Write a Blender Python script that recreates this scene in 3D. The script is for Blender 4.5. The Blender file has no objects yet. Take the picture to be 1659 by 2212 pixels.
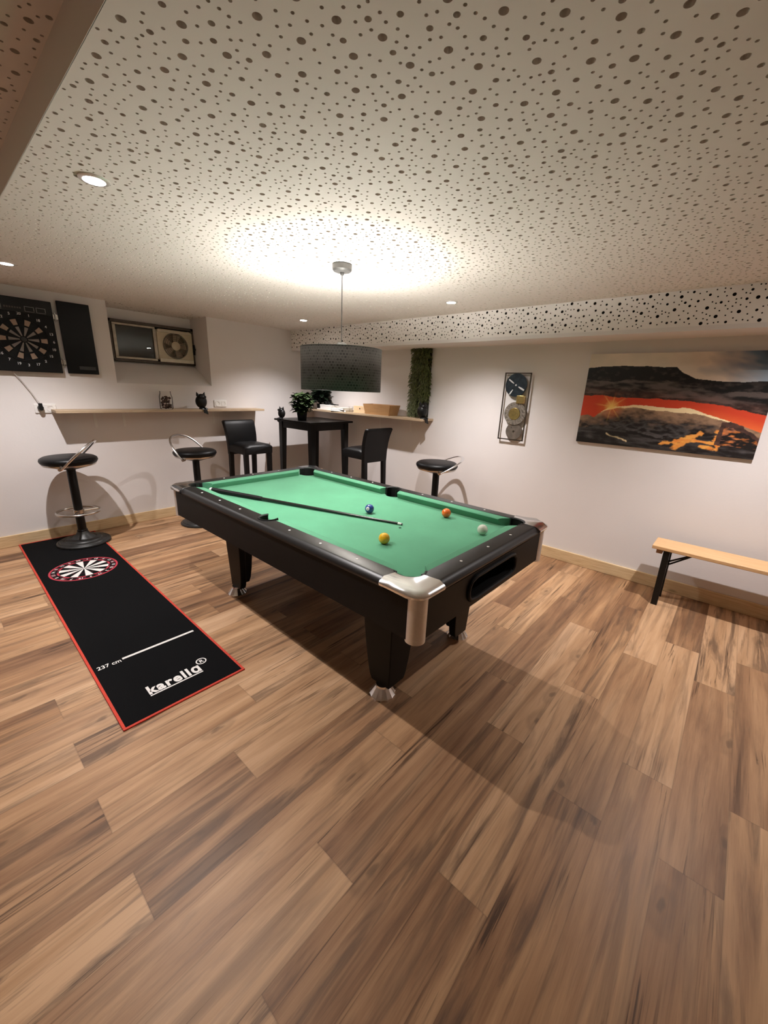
import bpy, bmesh, math, random
from mathutils import Vector, Matrix
from math import sin, cos, pi, radians, sqrt, hypot, atan2

random.seed(11)
sc = bpy.context.scene
COL = sc.collection

# ------------------------------------------------------------------ helpers
class MB:
    def __init__(self):
        self.bm = bmesh.new()
    def box(self, x0, y0, z0, x1, y1, z1, M=None):
        vs = [self.bm.verts.new((x, y, z)) for z in (z0, z1) for y in (y0, y1) for x in (x0, x1)]
        for f in ((0, 2, 3, 1), (4, 5, 7, 6), (0, 1, 5, 4), (2, 6, 7, 3), (0, 4, 6, 2), (1, 3, 7, 5)):
            self.bm.faces.new([vs[i] for i in f])
        if M is not None:
            for v in vs: v.co = M @ v.co
        return self
    def rings(self, rings, cap0=True, cap1=True, closed=False):
        """loft a list of equally long point loops"""
        R = [[self.bm.verts.new(p) for p in r] for r in rings]
        n = len(R[0])
        pairs = list(zip(R[:-1], R[1:]))
        if closed: pairs.append((R[-1], R[0]))
        for a, b in pairs:
            for i in range(n):
                j = (i + 1) % n
                self.bm.faces.new((a[i], a[j], b[j], b[i]))
        if not closed:
            if cap0: self.bm.faces.new(R[0][::-1])
            if cap1: self.bm.faces.new(R[-1])
        return self
    def cyl(self, p0, p1, r0, r1=None, seg=24):
        r1 = r0 if r1 is None else r1
        p0, p1 = Vector(p0), Vector(p1)
        d = (p1 - p0).normalized()
        a = d.orthogonal().normalized(); b = d.cross(a)
        ang = [2 * pi * i / seg for i in range(seg)]
        return self.rings([[p + (a * cos(t) + b * sin(t)) * r for t in ang] for p, r in ((p0, r0), (p1, r1))])
    def lathe(self, prof, c=(0, 0, 0), seg=48, cap0=True, cap1=True, M=None):
        c = Vector(c)
        rr = []
        for r, z in prof:
            r = max(r, 1e-4)
            ring = [Vector((r * cos(2 * pi * i / seg), r * sin(2 * pi * i / seg), z)) for i in range(seg)]
            rr.append([(M @ p if M is not None else p) + c for p in ring])
        return self.rings(rr, cap0, cap1)
    def tube(self, pts, r, seg=10, closed=False):
        P = [Vector(p) for p in pts]
        n = len(P); rings = []
        up = None
        for i, p in enumerate(P):
            if closed: t = P[(i + 1) % n] - P[i - 1]
            else: t = P[min(i + 1, n - 1)] - P[max(i - 1, 0)]
            t.normalize()
            if up is None: up = t.orthogonal().normalized()
            up = (up - t * up.dot(t)).normalized()
            b = t.cross(up)
            rad = r[i] if isinstance(r, (list, tuple)) else r
            rings.append([p + (up * cos(2 * pi * k / seg) + b * sin(2 * pi * k / seg)) * rad for k in range(seg)])
        return self.rings(rings, closed=closed)
    def prism(self, poly, z0, z1, M=None):
        a = [Vector((x, y, z0)) for x, y in poly]; b = [Vector((x, y, z1)) for x, y in poly]
        if M is not None: a = [M @ p for p in a]; b = [M @ p for p in b]
        return self.rings([a, b])
    def ball(self, c, rx, ry=None, rz=None, seg=24, M=None):
        ry = rx if ry is None else ry; rz = rx if rz is None else rz
        rings = []
        for i in range(seg // 2 + 1):
            t = -pi / 2 + pi * i / (seg // 2)
            cc = max(cos(t), 1e-3)
            ring = [Vector((rx * cc * cos(2 * pi * k / seg), ry * cc * sin(2 * pi * k / seg), rz * sin(t))) for k in range(seg)]
            rings.append([(M @ p if M is not None else p) + Vector(c) for p in ring])
        return self.rings(rings)
    def quad(self, *pts):
        self.bm.faces.new([self.bm.verts.new(p) for p in pts]); return self
    def build(self, name, m, parent=None, loc=(0, 0, 0), rotz=0, smooth=38, bevel=0, norm=True):
        bm = self.bm
        if norm: bmesh.ops.recalc_face_normals(bm, faces=bm.faces[:])
        me = bpy.data.meshes.new(name); bm.to_mesh(me); bm.free()
        o = bpy.data.objects.new(name, me); COL.objects.link(o)
        for mm in (m if isinstance(m, (list, tuple)) else [m]): me.materials.append(mm)
        for p in me.polygons: p.use_smooth = True
        me.set_sharp_from_angle(angle=radians(smooth))
        if bevel:
            b = o.modifiers.new('bevel', 'BEVEL'); b.width = bevel; b.segments = 3; b.limit_method = 'ANGLE'
            b.angle_limit = radians(40); b.harden_normals = False
        o.location = loc; o.rotation_euler = (0, 0, rotz)
        if parent is not None: o.parent = parent
        return o

def tag(o, label, cat, group=None):
    o['label'] = label; o['category'] = cat
    if group: o['group'] = group
    return o
def thing(name, label, cat, loc=(0, 0, 0), rotz=0, group=None):
    o = bpy.data.objects.new(name, None); COL.objects.link(o)
    o.empty_display_size = .05
    o.location = loc; o.rotation_euler = (0, 0, rotz)
    return tag(o, label, cat, group)
def struct(o):
    o['kind'] = 'structure'; return o
def copy_tree(o, parent=None):
    c = o.copy(); COL.objects.link(c)
    if parent is not None: c.parent = parent
    for ch in list(o.children): copy_tree(ch, c)
    return c
def text_mesh(name, body, size, m, parent, M, bold=0.0, extrude=.0004, align='LEFT', space=1.0):
    cu = bpy.data.curves.new(name, 'FONT'); cu.body = body; cu.size = size; cu.offset = bold; cu.extrude = extrude
    cu.align_x = align; cu.resolution_u = 4; cu.space_character = space
    t = bpy.data.objects.new(name, cu); COL.objects.link(t)
    bpy.context.view_layer.update()
    dg = bpy.context.evaluated_depsgraph_get()
    me = bpy.data.meshes.new_from_object(t.evaluated_get(dg))
    bpy.data.objects.remove(t); bpy.data.curves.remove(cu)
    me.transform(M)
    me.materials.clear(); me.materials.append(m)
    me.name = name
    o = bpy.data.objects.new(name, me); COL.objects.link(o); o.parent = parent
    return o
def join_meshes(name, objs):
    """merge several mesh objects (same parent, identity transforms) into one mesh"""
    bm = bmesh.new()
    for o in objs: bm.from_mesh(o.data)
    me = bpy.data.meshes.new(name); bm.to_mesh(me); bm.free()
    me.materials.append(objs[0].data.materials[0])
    n = bpy.data.objects.new(name, me); COL.objects.link(n); n.parent = objs[0].parent
    for o in objs: bpy.data.objects.remove(o)
    return n

# ------------------------------------------------------------------ materials
def new_mat(name):
    m = bpy.data.materials.new(name); m.use_nodes = True
    nt = m.node_tree; b = nt.nodes['Principled BSDF']
    return m, nt, b
def N(nt, typ, **kw):
    n = nt.nodes.new(typ)
    for k, v in kw.items(): setattr(n, k, v)
    return n
def math_node(nt, op, a, b=None, c=None, clamp=False):
    n = nt.nodes.new('ShaderNodeMath'); n.operation = op; n.use_clamp = clamp
    for i, v in enumerate((a, b, c)):
        if v is None: continue
        if isinstance(v, (int, float)): n.inputs[i].default_value = v
        else: nt.links.new(v, n.inputs[i])
    return n.outputs[0]
def mix_col(nt, fac, a, b, blend='MIX'):
    n = nt.nodes.new('ShaderNodeMix'); n.data_type = 'RGBA'; n.blend_type = blend
    for sock, v in ((n.inputs['Factor'], fac), (n.inputs[6], a), (n.inputs[7], b)):
        if isinstance(v, (int, float)): sock.default_value = v
        elif isinstance(v, tuple): sock.default_value = (*v, 1) if len(v) == 3 else v
        else: nt.links.new(v, sock)
    return n.outputs[2]
def ramp(nt, fac, stops, interp='LINEAR'):
    n = nt.nodes.new('ShaderNodeValToRGB'); cr = n.color_ramp; cr.interpolation = interp
    while len(cr.elements) < len(stops): cr.elements.new(.5)
    for e, (p, c) in zip(cr.elements, stops):
        e.position = p; e.color = (*c, 1) if len(c) == 3 else c
    nt.links.new(fac, n.inputs[0]); return n.outputs[0]
def mat(name, col, rough=.5, metal=0.0, spec=.5, var=.06, scale=25, bump=0.0, bscale=200, coat=0.0):
    """plain surface with a little procedural unevenness"""
    m, nt, b = new_mat(name)
    tc = N(nt, 'ShaderNodeTexCoord'); no = N(nt, 'ShaderNodeTexNoise')
    no.inputs['Scale'].default_value = scale; no.inputs['Detail'].default_value = 3
    nt.links.new(tc.outputs['Object'], no.inputs['Vector'])
    lo = tuple(c * (1 - var) for c in col); hi = tuple(min(1, c * (1 + var)) for c in col)
    nt.links.new(ramp(nt, no.outputs['Fac'], [(.3, lo), (.7, hi)]), b.inputs['Base Color'])
    b.inputs['Roughness'].default_value = rough; b.inputs['Metallic'].default_value = metal
    b.inputs['Specular IOR Level'].default_value = spec
    b.inputs['Coat Weight'].default_value = coat; b.inputs['Coat Roughness'].default_value = .1
    if bump:
        n2 = N(nt, 'ShaderNodeTexNoise'); n2.inputs['Scale'].default_value = bscale; n2.inputs['Detail'].default_value = 4
        nt.links.new(tc.outputs['Object'], n2.inputs['Vector'])
        bp = N(nt, 'ShaderNodeBump'); bp.inputs['Strength'].default_value = bump; bp.inputs['Distance'].default_value = .002
        nt.links.new(n2.outputs['Fac'], bp.inputs['Height']); nt.links.new(bp.outputs[0], b.inputs['Normal'])
    return m
def emit(name, col, s):
    m, nt, b = new_mat(name)
    b.inputs['Base Color'].default_value = (*col, 1)
    b.inputs['Emission Color'].default_value = (*col, 1); b.inputs['Emission Strength'].default_value = s
    return m
def glass(name, tint=(1, 1, 1), rough=0.0, ior=1.5):
    m = bpy.data.materials.new(name); m.use_nodes = True; nt = m.node_tree; nt.nodes.clear()
    out = N(nt, 'ShaderNodeOutputMaterial'); mx = N(nt, 'ShaderNodeMixShader')
    tr = N(nt, 'ShaderNodeBsdfTransparent'); gl = N(nt, 'ShaderNodeBsdfGlossy'); fr = N(nt, 'ShaderNodeFresnel')
    tr.inputs[0].default_value = (*tint, 1); gl.inputs['Roughness'].default_value = rough; fr.inputs[0].default_value = ior
    nt.links.new(fr.outputs[0], mx.inputs[0]); nt.links.new(tr.outputs[0], mx.inputs[1]); nt.links.new(gl.outputs[0], mx.inputs[2])
    nt.links.new(mx.outputs[0], out.inputs[0]); return m

def wood(name, a, b_, c, axis=0, scale=1.0, rough=.55, knots=True):
    """pale timber, grain running along the given object axis"""
    m, nt, b = new_mat(name)
    tc = N(nt, 'ShaderNodeTexCoord'); mp = N(nt, 'ShaderNodeMapping')
    s = [22 * scale] * 3; s[axis] = 1.3 * scale
    mp.inputs['Scale'].default_value = s
    nt.links.new(tc.outputs['Object'], mp.inputs[0])
    no = N(nt, 'ShaderNodeTexNoise'); no.inputs['Detail'].default_value = 5; no.inputs['Distortion'].default_value = .6
    nt.links.new(mp.outputs[0], no.inputs['Vector'])
    col = ramp(nt, no.outputs['Fac'], [(.25, c), (.5, b_), (.75, a)])
    if knots:
        mp2 = N(nt, 'ShaderNodeMapping'); s2 = [11.0] * 3; s2[axis] = 4.0; mp2.inputs['Scale'].default_value = s2
        nt.links.new(tc.outputs['Object'], mp2.inputs[0])
        vo = N(nt, 'ShaderNodeTexVoronoi'); vo.inputs['Scale'].default_value = 1.0
        nt.links.new(mp2.outputs[0], vo.inputs['Vector'])
        k = ramp(nt, vo.outputs['Distance'], [(.06, (1, 1, 1)), (.16, (0, 0, 0))])
        col = mix_col(nt, math_node(nt, 'MULTIPLY', k, .55), col, tuple(x * .45 for x in c))
    nt.links.new(col, b.inputs['Base Color']); b.inputs['Roughness'].default_value = rough
    return m

def perforated(name, base, hole, axes, bump=.5, k=1.0, small=1.75, rnd=.6):
    """plasterboard with scattered round holes of three sizes"""
    m, nt, b = new_mat(name)
    g = N(nt, 'ShaderNodeNewGeometry'); sp = N(nt, 'ShaderNodeSeparateXYZ'); nt.links.new(g.outputs['Position'], sp.inputs[0])
    cb = N(nt, 'ShaderNodeCombineXYZ')
    nt.links.new(sp.outputs[axes[0]], cb.inputs[0]); nt.links.new(sp.outputs[axes[1]], cb.inputs[1])
    S = 29.5
    vo = N(nt, 'ShaderNodeTexVoronoi', voronoi_dimensions='2D', feature='F1')
    vo.inputs['Scale'].default_value = S; vo.inputs['Randomness'].default_value = rnd
    nt.links.new(cb.outputs[0], vo.inputs['Vector'])
    sc_ = N(nt, 'ShaderNodeSeparateColor'); nt.links.new(vo.outputs['Color'], sc_.inputs[0])
    r = ramp(nt, sc_.outputs[0], [(0, (.0042 * S * k,) * 3), (.75, (.0074 * S * k,) * 3), (.89, (.0104 * S * k,) * 3)], 'CONSTANT')
    d = math_node(nt, 'SUBTRACT', r, vo.outputs['Distance'])
    mask = math_node(nt, 'MULTIPLY_ADD', d, 30, .5, clamp=True)
    no = N(nt, 'ShaderNodeTexNoise'); no.inputs['Scale'].default_value = 3; nt.links.new(g.outputs['Position'], no.inputs['Vector'])
    bc = ramp(nt, no.outputs['Fac'], [(.3, tuple(x * .97 for x in base)), (.7, base)])
    # small holes coloured paler than large ones, as if more light scattered back out
    hc = ramp(nt, sc_.outputs[0], [(0, tuple(x * small for x in hole)), (.75, tuple(x * (1 + small) / 2 for x in hole)), (.89, hole)], 'CONSTANT')
    nt.links.new(mix_col(nt, mask, bc, hc), b.inputs['Base Color'])
    b.inputs['Roughness'].default_value = .85
    bp = N(nt, 'ShaderNodeBump', invert=True); bp.inputs['Strength'].default_value = bump; bp.inputs['Distance'].default_value = .004
    nt.links.new(mask, bp.inputs['Height']); nt.links.new(bp.outputs[0], b.inputs['Normal'])
    return m

M_wall = mat('white_wall_paint', (.76, .722, .705), .9, var=.02, scale=2, bump=.25, bscale=60)
M_plain_ceiling = mat('white_plaster', (.74, .71, .66), .9, var=.02, scale=2)
M_ceil = perforated('perforated_ceiling_board', (.76, .715, .675), (.27, .225, .18), (0, 1), .5)
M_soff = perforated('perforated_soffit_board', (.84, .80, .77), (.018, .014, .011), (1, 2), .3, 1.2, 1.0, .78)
M_pine_x = wood('pine_along_wall', (.74, .57, .35), (.66, .48, .27), (.54, .36, .19), 0)
M_pine_y = wood('pine_along_side', (.74, .57, .35), (.66, .48, .27), (.54, .36, .19), 1)
M_shelf_x = wood('shelf_pine_back', (.48, .37, .25), (.42, .31, .20), (.35, .25, .15), 0, knots=False)
M_shelf_y = wood('shelf_pine_side', (.48, .37, .25), (.42, .31, .20), (.35, .25, .15), 1, knots=False)
M_bench = wood('varnished_bench_pine', (.78, .51, .27), (.70, .43, .21), (.60, .34, .15), 1, rough=.4, knots=False)
M_boxwood = wood('plywood_brown', (.50, .28, .12), (.44, .24, .10), (.38, .2, .08), 1, knots=False)
M_palewood = wood('pale_birch', (.75, .56, .36), (.7, .5, .3), (.6, .42, .25), 1, knots=False)
M_black_lam = mat('black_laminate', (.0055, .005, .0048), .48, spec=.22, var=.1)
M_black_rail = mat('black_rail_laminate', (.008, .0078, .0078), .36, spec=.5, var=.1, scale=60)
M_black_dark = mat('black_recess', (.004, .004, .004), .9, spec=.1)
M_black_rubber = mat('black_rubber', (.006, .006, .006), .55, spec=.25)
M_leather = mat('black_leatherette', (.0045, .0045, .005), .42, spec=.22, var=.15, bump=.3, bscale=300)
M_black_metal = mat('black_powder_coat', (.005, .005, .005), .4, spec=.3, bump=.1)
M_cast = mat('dark_cast_iron', (.035, .035, .034), .42, metal=.6, spec=.5, var=.2, bump=.3, bscale=120)
M_chrome = mat('polished_chrome', (.88, .89, .91), .17, metal=1, var=.01)
M_brushed = mat('brushed_silver', (.80, .78, .76), .38, metal=.75, var=.03, scale=60)
M_steel = mat('worn_steel', (.55, .52, .48), .25, metal=1, var=.1)
M_tabletop = mat('black_stained_wood', (.0045, .004, .0038), .36, spec=.28, var=.2)
M_white_plastic = mat('white_plastic', (.80, .78, .75), .4, var=.02)
M_recess_shade = mat('painted_recess_shade', (.34, .31, .27), .5)
M_beige_plastic = mat('yellowed_plastic', (.62, .55, .40), .45, var=.04)
M_grey_plastic = mat('grey_plastic', (.16, .14, .11), .5)
M_alu = mat('aged_aluminium', (.42, .37, .30), .4, metal=.7, var=.12)
M_dark_frame = mat('dirty_dark_frame', (.09, .07, .055), .6, var=.2)
M_paper = mat('white_paper', (.82, .80, .77), .7, var=.02)
M_fabric_cable = mat('pale_cable', (.5, .47, .45), .6)
M_shade_in = mat('shade_lining', (.80, .76, .70), .8)
M_grey_metal = mat('grey_metal', (.09, .09, .088), .4, metal=.5)
M_soil = mat('soil', (.03, .02, .013), .95)
M_leaf = mat('dark_green_leaf', (.022, .04, .012), .38, var=.45, scale=30)
M_leaf2 = mat('blackish_leaf', (.012, .022, .012), .4, var=.3, scale=30)
M_ivy = mat('artificial_foliage', (.085, .10, .026), .5, var=.6, scale=60)
M_gold = mat('brushed_gold', (.62, .48, .20), .3, metal=1, var=.15, scale=60)
M_navy = mat('dark_blue_metal', (.035, .048, .062), .35, metal=.7, var=.3, scale=30)
M_silver_mark = mat('silver_marks', (.85, .87, .88), .3, metal=.3)
M_greydisc = mat('grey_disc_metal', (.24, .20, .17), .4, metal=.7, var=.2)
M_bronze = mat('bronze_wire', (.075, .058, .042), .4, metal=.7)
M_pane = glass('window_glass', (.9, .93, .95))
M_jar = glass('jar_glass', (.985, .985, .975), ior=1.12)
M_spot = emit('spot_lens_light', (1, .95, .88), 60)
M_bulb = emit('bulb_light', (1, .94, .84), 25)

def cloth(name, col):
    m, nt, b = new_mat(name)
    tc = N(nt, 'ShaderNodeTexCoord')
    no = N(nt, 'ShaderNodeTexNoise'); no.inputs['Scale'].default_value = 4; no.inputs['Detail'].default_value = 6
    fi = N(nt, 'ShaderNodeTexNoise'); fi.inputs['Scale'].default_value = 900
    for n in (no, fi): nt.links.new(tc.outputs['Object'], n.inputs['Vector'])
    f = math_node(nt, 'ADD', math_node(nt, 'MULTIPLY', no.outputs['Fac'], .7), math_node(nt, 'MULTIPLY', fi.outputs['Fac'], .3))
    nt.links.new(ramp(nt, f, [(.3, tuple(c * .88 for c in col)), (.7, tuple(c * 1.1 for c in col))]), b.inputs['Base Color'])
    b.inputs['Roughness'].default_value = .95; b.inputs['Specular IOR Level'].default_value = .15
    b.inputs['Sheen Weight'].default_value = .25; b.inputs['Sheen Tint'].default_value = (.6, .9, .7, 1)
    bp = N(nt, 'ShaderNodeBump'); bp.inputs['Strength'].default_value = .1; bp.inputs['Distance'].default_value = .001
    nt.links.new(fi.outputs['Fac'], bp.inputs['Height']); nt.links.new(bp.outputs[0], b.inputs['Normal'])
    return m
M_cloth = cloth('green_billiard_cloth', (.085, .285, .165))
M_rug = mat('black_mat_pile', (.0046, .0046, .005), .95, spec=.08, var=.3, scale=300, bump=.6, bscale=700)
M_rugred = mat('red_mat_edging', (.50, .055, .035), .85, spec=.2, var=.15, scale=200)
M_print = mat('white_mat_print', (.72, .69, .66), .9, spec=.2, var=.08, scale=200)
M_printred = mat('red_mat_print', (.42, .04, .06), .9, spec=.2, var=.1, scale=200)
M_printdark = mat('dark_red_print', (.075, .012, .018), .9, spec=.2, var=.1, scale=200)

def floor_mat():
    m, nt, b = new_mat('oak_look_planks')
    uv = N(nt, 'ShaderNodeUVMap', uv_map='plank')
    at = N(nt, 'ShaderNodeAttribute', attribute_name='tone')
    tone = N(nt, 'ShaderNodeSeparateColor'); nt.links.new(at.outputs['Color'], tone.inputs[0])
    def noise(sx, sy, detail=4, dist=0.0, rough=.55, off=0):
        mp = N(nt, 'ShaderNodeMapping'); mp.inputs['Scale'].default_value = (sx, sy, 1); mp.inputs['Location'].default_value = (off, off * .7, off)
        nt.links.new(uv.outputs[0], mp.inputs[0])
        n = N(nt, 'ShaderNodeTexNoise'); n.inputs['Scale'].default_value = 1; n.inputs['Detail'].default_value = detail
        n.inputs['Distortion'].default_value = dist; n.inputs['Roughness'].default_value = rough
        nt.links.new(mp.outputs[0], n.inputs['Vector']); return n.outputs['Fac']
    broad = noise(.75, 10, 6, .5, .62)           # long colour bands along the plank
    patch = noise(1.1, 17, 6, .9, .62, off=7)    # grey-brown bands
    cloud = noise(1.5, 4.0, 3, .4, off=17)
    grain = noise(6, 190, 5, .3, .7, off=3)
    crack = noise(1.6, 46, 5, 1.2, .6, off=11)
    where = noise(1.2, 6.5, 2, .3, off=23)
    v = math_node(nt, 'ADD', math_node(nt, 'MULTIPLY', broad, 1.0), math_node(nt, 'MULTIPLY', cloud, .30))
    v = math_node(nt, 'ADD', v, math_node(nt, 'MULTIPLY', grain, .20))
    v = math_node(nt, 'ADD', v, math_node(nt, 'MULTIPLY_ADD', tone.outputs[0], .36, -.33))
    col = ramp(nt, v, [(.20, (.110, .053, .026)), (.36, (.200, .100, .049)), (.52, (.325, .175, .086)), (.68, (.445, .257, .130)), (.88, (.57, .352, .195))])
    # greyer or redder boards
    col = mix_col(nt, tone.outputs[1], col, mix_col(nt, 1.0, col, (.95, .98, 1.06), 'MULTIPLY'))
    grey = ramp(nt, patch, [(.48, (0, 0, 0)), (.62, (1, 1, 1))])
    col = mix_col(nt, math_node(nt, 'MULTIPLY', grey, math_node(nt, 'MULTIPLY_ADD', tone.outputs[2], .60, .28)), col, (.098, .056, .034))
    dark = ramp(nt, crack, [(.55, (0, 0, 0)), (.63, (1, 1, 1))])
    dm = ramp(nt, where, [(.47, (0, 0, 0)), (.62, (1, 1, 1))])
    col = mix_col(nt, math_node(nt, 'MULTIPLY', math_node(nt, 'MULTIPLY', dark, dm), .80), col, (.038, .018, .009))
    # knots
    mp = N(nt, 'ShaderNodeMapping'); mp.inputs['Scale'].default_value = (2.6, 6.2, 1); nt.links.new(uv.outputs[0], mp.inputs[0])
    wob = N(nt, 'ShaderNodeTexNoise'); wob.inputs['Scale'].default_value = 3.5; nt.links.new(mp.outputs[0], wob.inputs['Vector'])
    vec = N(nt, 'ShaderNodeMix', data_type='VECTOR'); vec.inputs['Factor'].default_value = .22
    nt.links.new(mp.outputs[0], vec.inputs[4]); nt.links.new(wob.outputs['Color'], vec.inputs[5])
    vo = N(nt, 'ShaderNodeTexVoronoi', voronoi_dimensions='2D'); vo.inputs['Scale'].default_value = 1; nt.links.new(vec.outputs[1], vo.inputs['Vector'])
    vs = N(nt, 'ShaderNodeSeparateColor'); nt.links.new(vo.outputs['Color'], vs.inputs[0])
    on = math_node(nt, 'GREATER_THAN', vs.outputs[1], .60)
    k = ramp(nt, vo.outputs['Distance'], [(0, (.9, .9, .9)), (.035, (.8, .8, .8)), (.07, (.25, .25, .25)), (.15, (.35, .35, .35)), (.21, (0, 0, 0))])
    col = mix_col(nt, math_node(nt, 'MULTIPLY', k, math_node(nt, 'MULTIPLY', on, .75)), col, (.095, .056, .033))
    # seams between the boards
    sp = N(nt, 'ShaderNodeSeparateXYZ'); ed = N(nt, 'ShaderNodeUVMap', uv_map='edge'); nt.links.new(ed.outputs[0], sp.inputs[0])
    e = math_node(nt, 'MINIMUM', sp.outputs[0], sp.outputs[1])
    seam = ramp(nt, e, [(0, (1, 1, 1)), (.0016, (0, 0, 0))])
    nt.links.new(mix_col(nt, math_node(nt, 'MULTIPLY', seam, .3), col, (.07, .04, .022)), b.inputs['Base Color'])
    nt.links.new(math_node(nt, 'MULTIPLY_ADD', grain, .18, .36), b.inputs['Roughness'])
    b.inputs['Specular IOR Level'].default_value = .24
    bp = N(nt, 'ShaderNodeBump'); bp.inputs['Strength'].default_value = .12; bp.inputs['Distance'].default_value = .001
    nt.links.new(grain, bp.inputs['Height']); nt.links.new(bp.outputs[0], b.inputs['Normal'])
    return m
M_floor = floor_mat()

# ------------------------------------------------------------------ the room
WA, WB, CEIL = 4.708, 3.792, 2.18     # back wall (y), right wall (x), ceiling height
X0, Y0 = -2.1, -2.6                   # unseen left wall and wall behind the camera
XSTEP, ZSTEP = .388, 2.285            # ceiling step to the raised left bay
XS, ZS = 3.43, 1.935                  # soffit face and underside

# floor: one mesh, one quad per plank
bm = bmesh.new(); ul = bm.loops.layers.uv.new('plank'); el = bm.loops.layers.uv.new('edge'); cl = bm.loops.layers.float_color.new('tone')
PW, PL = .177, 1.213
known = {2: .616, 0: .829, 5: .603, 1: 1.503, -1: 1.375, -3: 1.377, 8: .160, 4: .165, 6: .158, 10: .163, 7: .82, -2: .50, 3: 1.1, 9: .75, -4: .55}
rng = random.Random(5)
tones = {(2, -1): .95, (2, 0): .22, (0, -1): .25, (0, 0): .75, (5, -1): .4, (5, 0): .85, (1, -1): .2, (1, 0): .8, (-1, -1): .2, (-1, 0): .45, (-1, 1): 1.0, (-3, -1): .5, (-3, 0): .25, (-3, 1): .98,
         (8, -1): .85, (8, 0): .5, (6, -1): .3, (6, 0): .75, (4, -1): .85, (4, 0): .3, (10, -1): .35, (10, 0): .75, (7, -1): .6, (7, 0): .9, (-2, 0): .55, (-2, -1): .8, (-2, 1): .9, (3, 0): .45, (3, -1): .5, (9, 0): .6}
for k in range(-17, 27):
    y0 = .244 + PW * k; y1 = min(y0 + PW, WA + .05)
    if y0 > WA + .04: break
    xj = known.get(k, rng.uniform(0, PL))
    x = xj - PL * 4
    while x < WB + .05:
        a, b_ = max(x, X0 - .05), min(x + PL, WB + .05)
        idx = round((x - xj) / PL)
        if b_ > a:
            vs = [bm.verts.new(p) for p in ((a, y0, 0), (b_, y0, 0), (b_, y1, 0), (a, y1, 0))]
            f = bm.faces.new(vs)
            ou, ov = rng.uniform(0, 40), rng.uniform(0, 40)
            t = (tones.get((k, idx), rng.random()), rng.random(), rng.random() ** 1.5, 1)
            for lp in f.loops:
                lp[ul].uv = (lp.vert.co.x - x + ou, lp.vert.co.y - y0 + ov); lp[cl] = t
            # edge distance layer: split plank into 4 triangles-like quads is not needed, use two coordinates
            L = b_ - a; W = y1 - y0
        x += PL
# distance-to-edge layer needs a centre point per plank
for f in list(bm.faces):
    xs = [v.co.x for v in f.verts]; ys = [v.co.y for v in f.verts]
    t = tuple(f.loops[0][cl]); lu = [tuple(lp[ul].uv) for lp in f.loops]; vs = [lp.vert for lp in f.loops]
    (xa, xb), (ya, yb) = (min(xs), max(xs)), (min(ys), max(ys))
    h = (yb - ya) / 2; ym = (ya + yb) / 2
    if xb - xa < 2 * h + .01: h = min(h, (xb - xa) / 2 - .003)
    p, q = bm.verts.new((xa + h, ym, 0)), bm.verts.new((xb - h, ym, 0))
    u0, v0 = lu[0]; x_, y_ = vs[0].co.x, vs[0].co.y
    def uvof(v): return (u0 + v.co.x - x_, v0 + v.co.y - y_)
    bm.faces.remove(f)
    for face, kind in (((vs[0], vs[1], q, p), 0), ((vs[1], vs[2], q), 1), ((vs[2], vs[3], p, q), 2), ((vs[3], vs[0], p), 3)):
        nf = bm.faces.new(face)
        for lp in nf.loops:
            co = lp.vert.co
            d = (co.y - ya, xb - co.x, yb - co.y, co.x - xa)[kind]
            lp[ul].uv = uvof(lp.vert); lp[cl] = t; lp[el].uv = (d, 1)
me = bpy.data.meshes.new('floor'); bm.to_mesh(me); bm.free(); me.materials.append(M_floor)
floor = bpy.data.objects.new('floor', me); COL.objects.link(floor); struct(floor)

# ceiling, with the raised bay on the left
from mathutils.geometry import delaunay_2d_cdt
def hole_layout(W, H, seed, dens=842):
    """scattered round holes of three sizes, spread evenly over a W x H board"""
    rg = random.Random(seed); n = W * H * dens; holes = []
    def dist(x, y, px, py):
        dx = abs(x - px); dy = abs(y - py); return hypot(min(dx, W - dx), min(dy, H - dy))
    for r, cnt, own in ((.0100, n * .105, 1), (.0074, n * .145, 0), (.0042, n * .75, 0)):
        same = []
        for k in range(int(cnt)):
            best, bd = None, -1
            for c in range(26 if own else 14):
                x = rg.uniform(r + .002, W - r - .002); y = rg.uniform(r + .002, H - r - .002)
                d = min([dist(x, y, px, py) - pr - r for px, py, pr in holes] or [9])
                if same and not (r < .005): d = min(d, min(dist(x, y, px, py) for px, py in same) * .5)
                if d > bd: best, bd = (x, y), d
            if bd > .003: holes.append((*best, r)); same.append(best)
    return holes
def tile_mesh(W, H, seed, depth):
    """front skin, hole walls and hole bottoms of one board: (vertices (u, v, depth), faces, material of each face)"""
    V2 = [Vector((0, 0)), Vector((W, 0)), Vector((W, H)), Vector((0, H))]; polys = []
    for x, y, r in hole_layout(W, H, seed):
        k = 18 if r > .009 else 14 if r > .006 else 10
        st_ = len(V2); V2 += [Vector((x + r * cos(2 * pi * i / k), y + r * sin(2 * pi * i / k))) for i in range(k)]
        polys.append(list(range(st_, st_ + k)))
    out = delaunay_2d_cdt(V2, [(0, 1), (1, 2), (2, 3), (3, 0)], polys, 0, 1e-7)
    vv, ff, of, ov = out[0], out[2], out[5], out[3]
    V = [(p.x, p.y, 0) for p in vv]; F = [tuple(f) for f, o in zip(ff, of) if not o]; Mi = [0] * len(F)
    idx = {}
    for new, olds in enumerate(ov):
        for o in olds: idx[o] = new
    for pl in polys:
        b0 = len(V); ring = [idx[i] for i in pl]; k = len(ring)
        V += [(V[i][0], V[i][1], depth) for i in ring]
        for a in range(k): F.append((ring[a], ring[(a + 1) % k], b0 + (a + 1) % k, b0 + a)); Mi.append(1)
        F.append(tuple(range(b0, b0 + k))); Mi.append(2)
    return V, F, Mi
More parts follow.
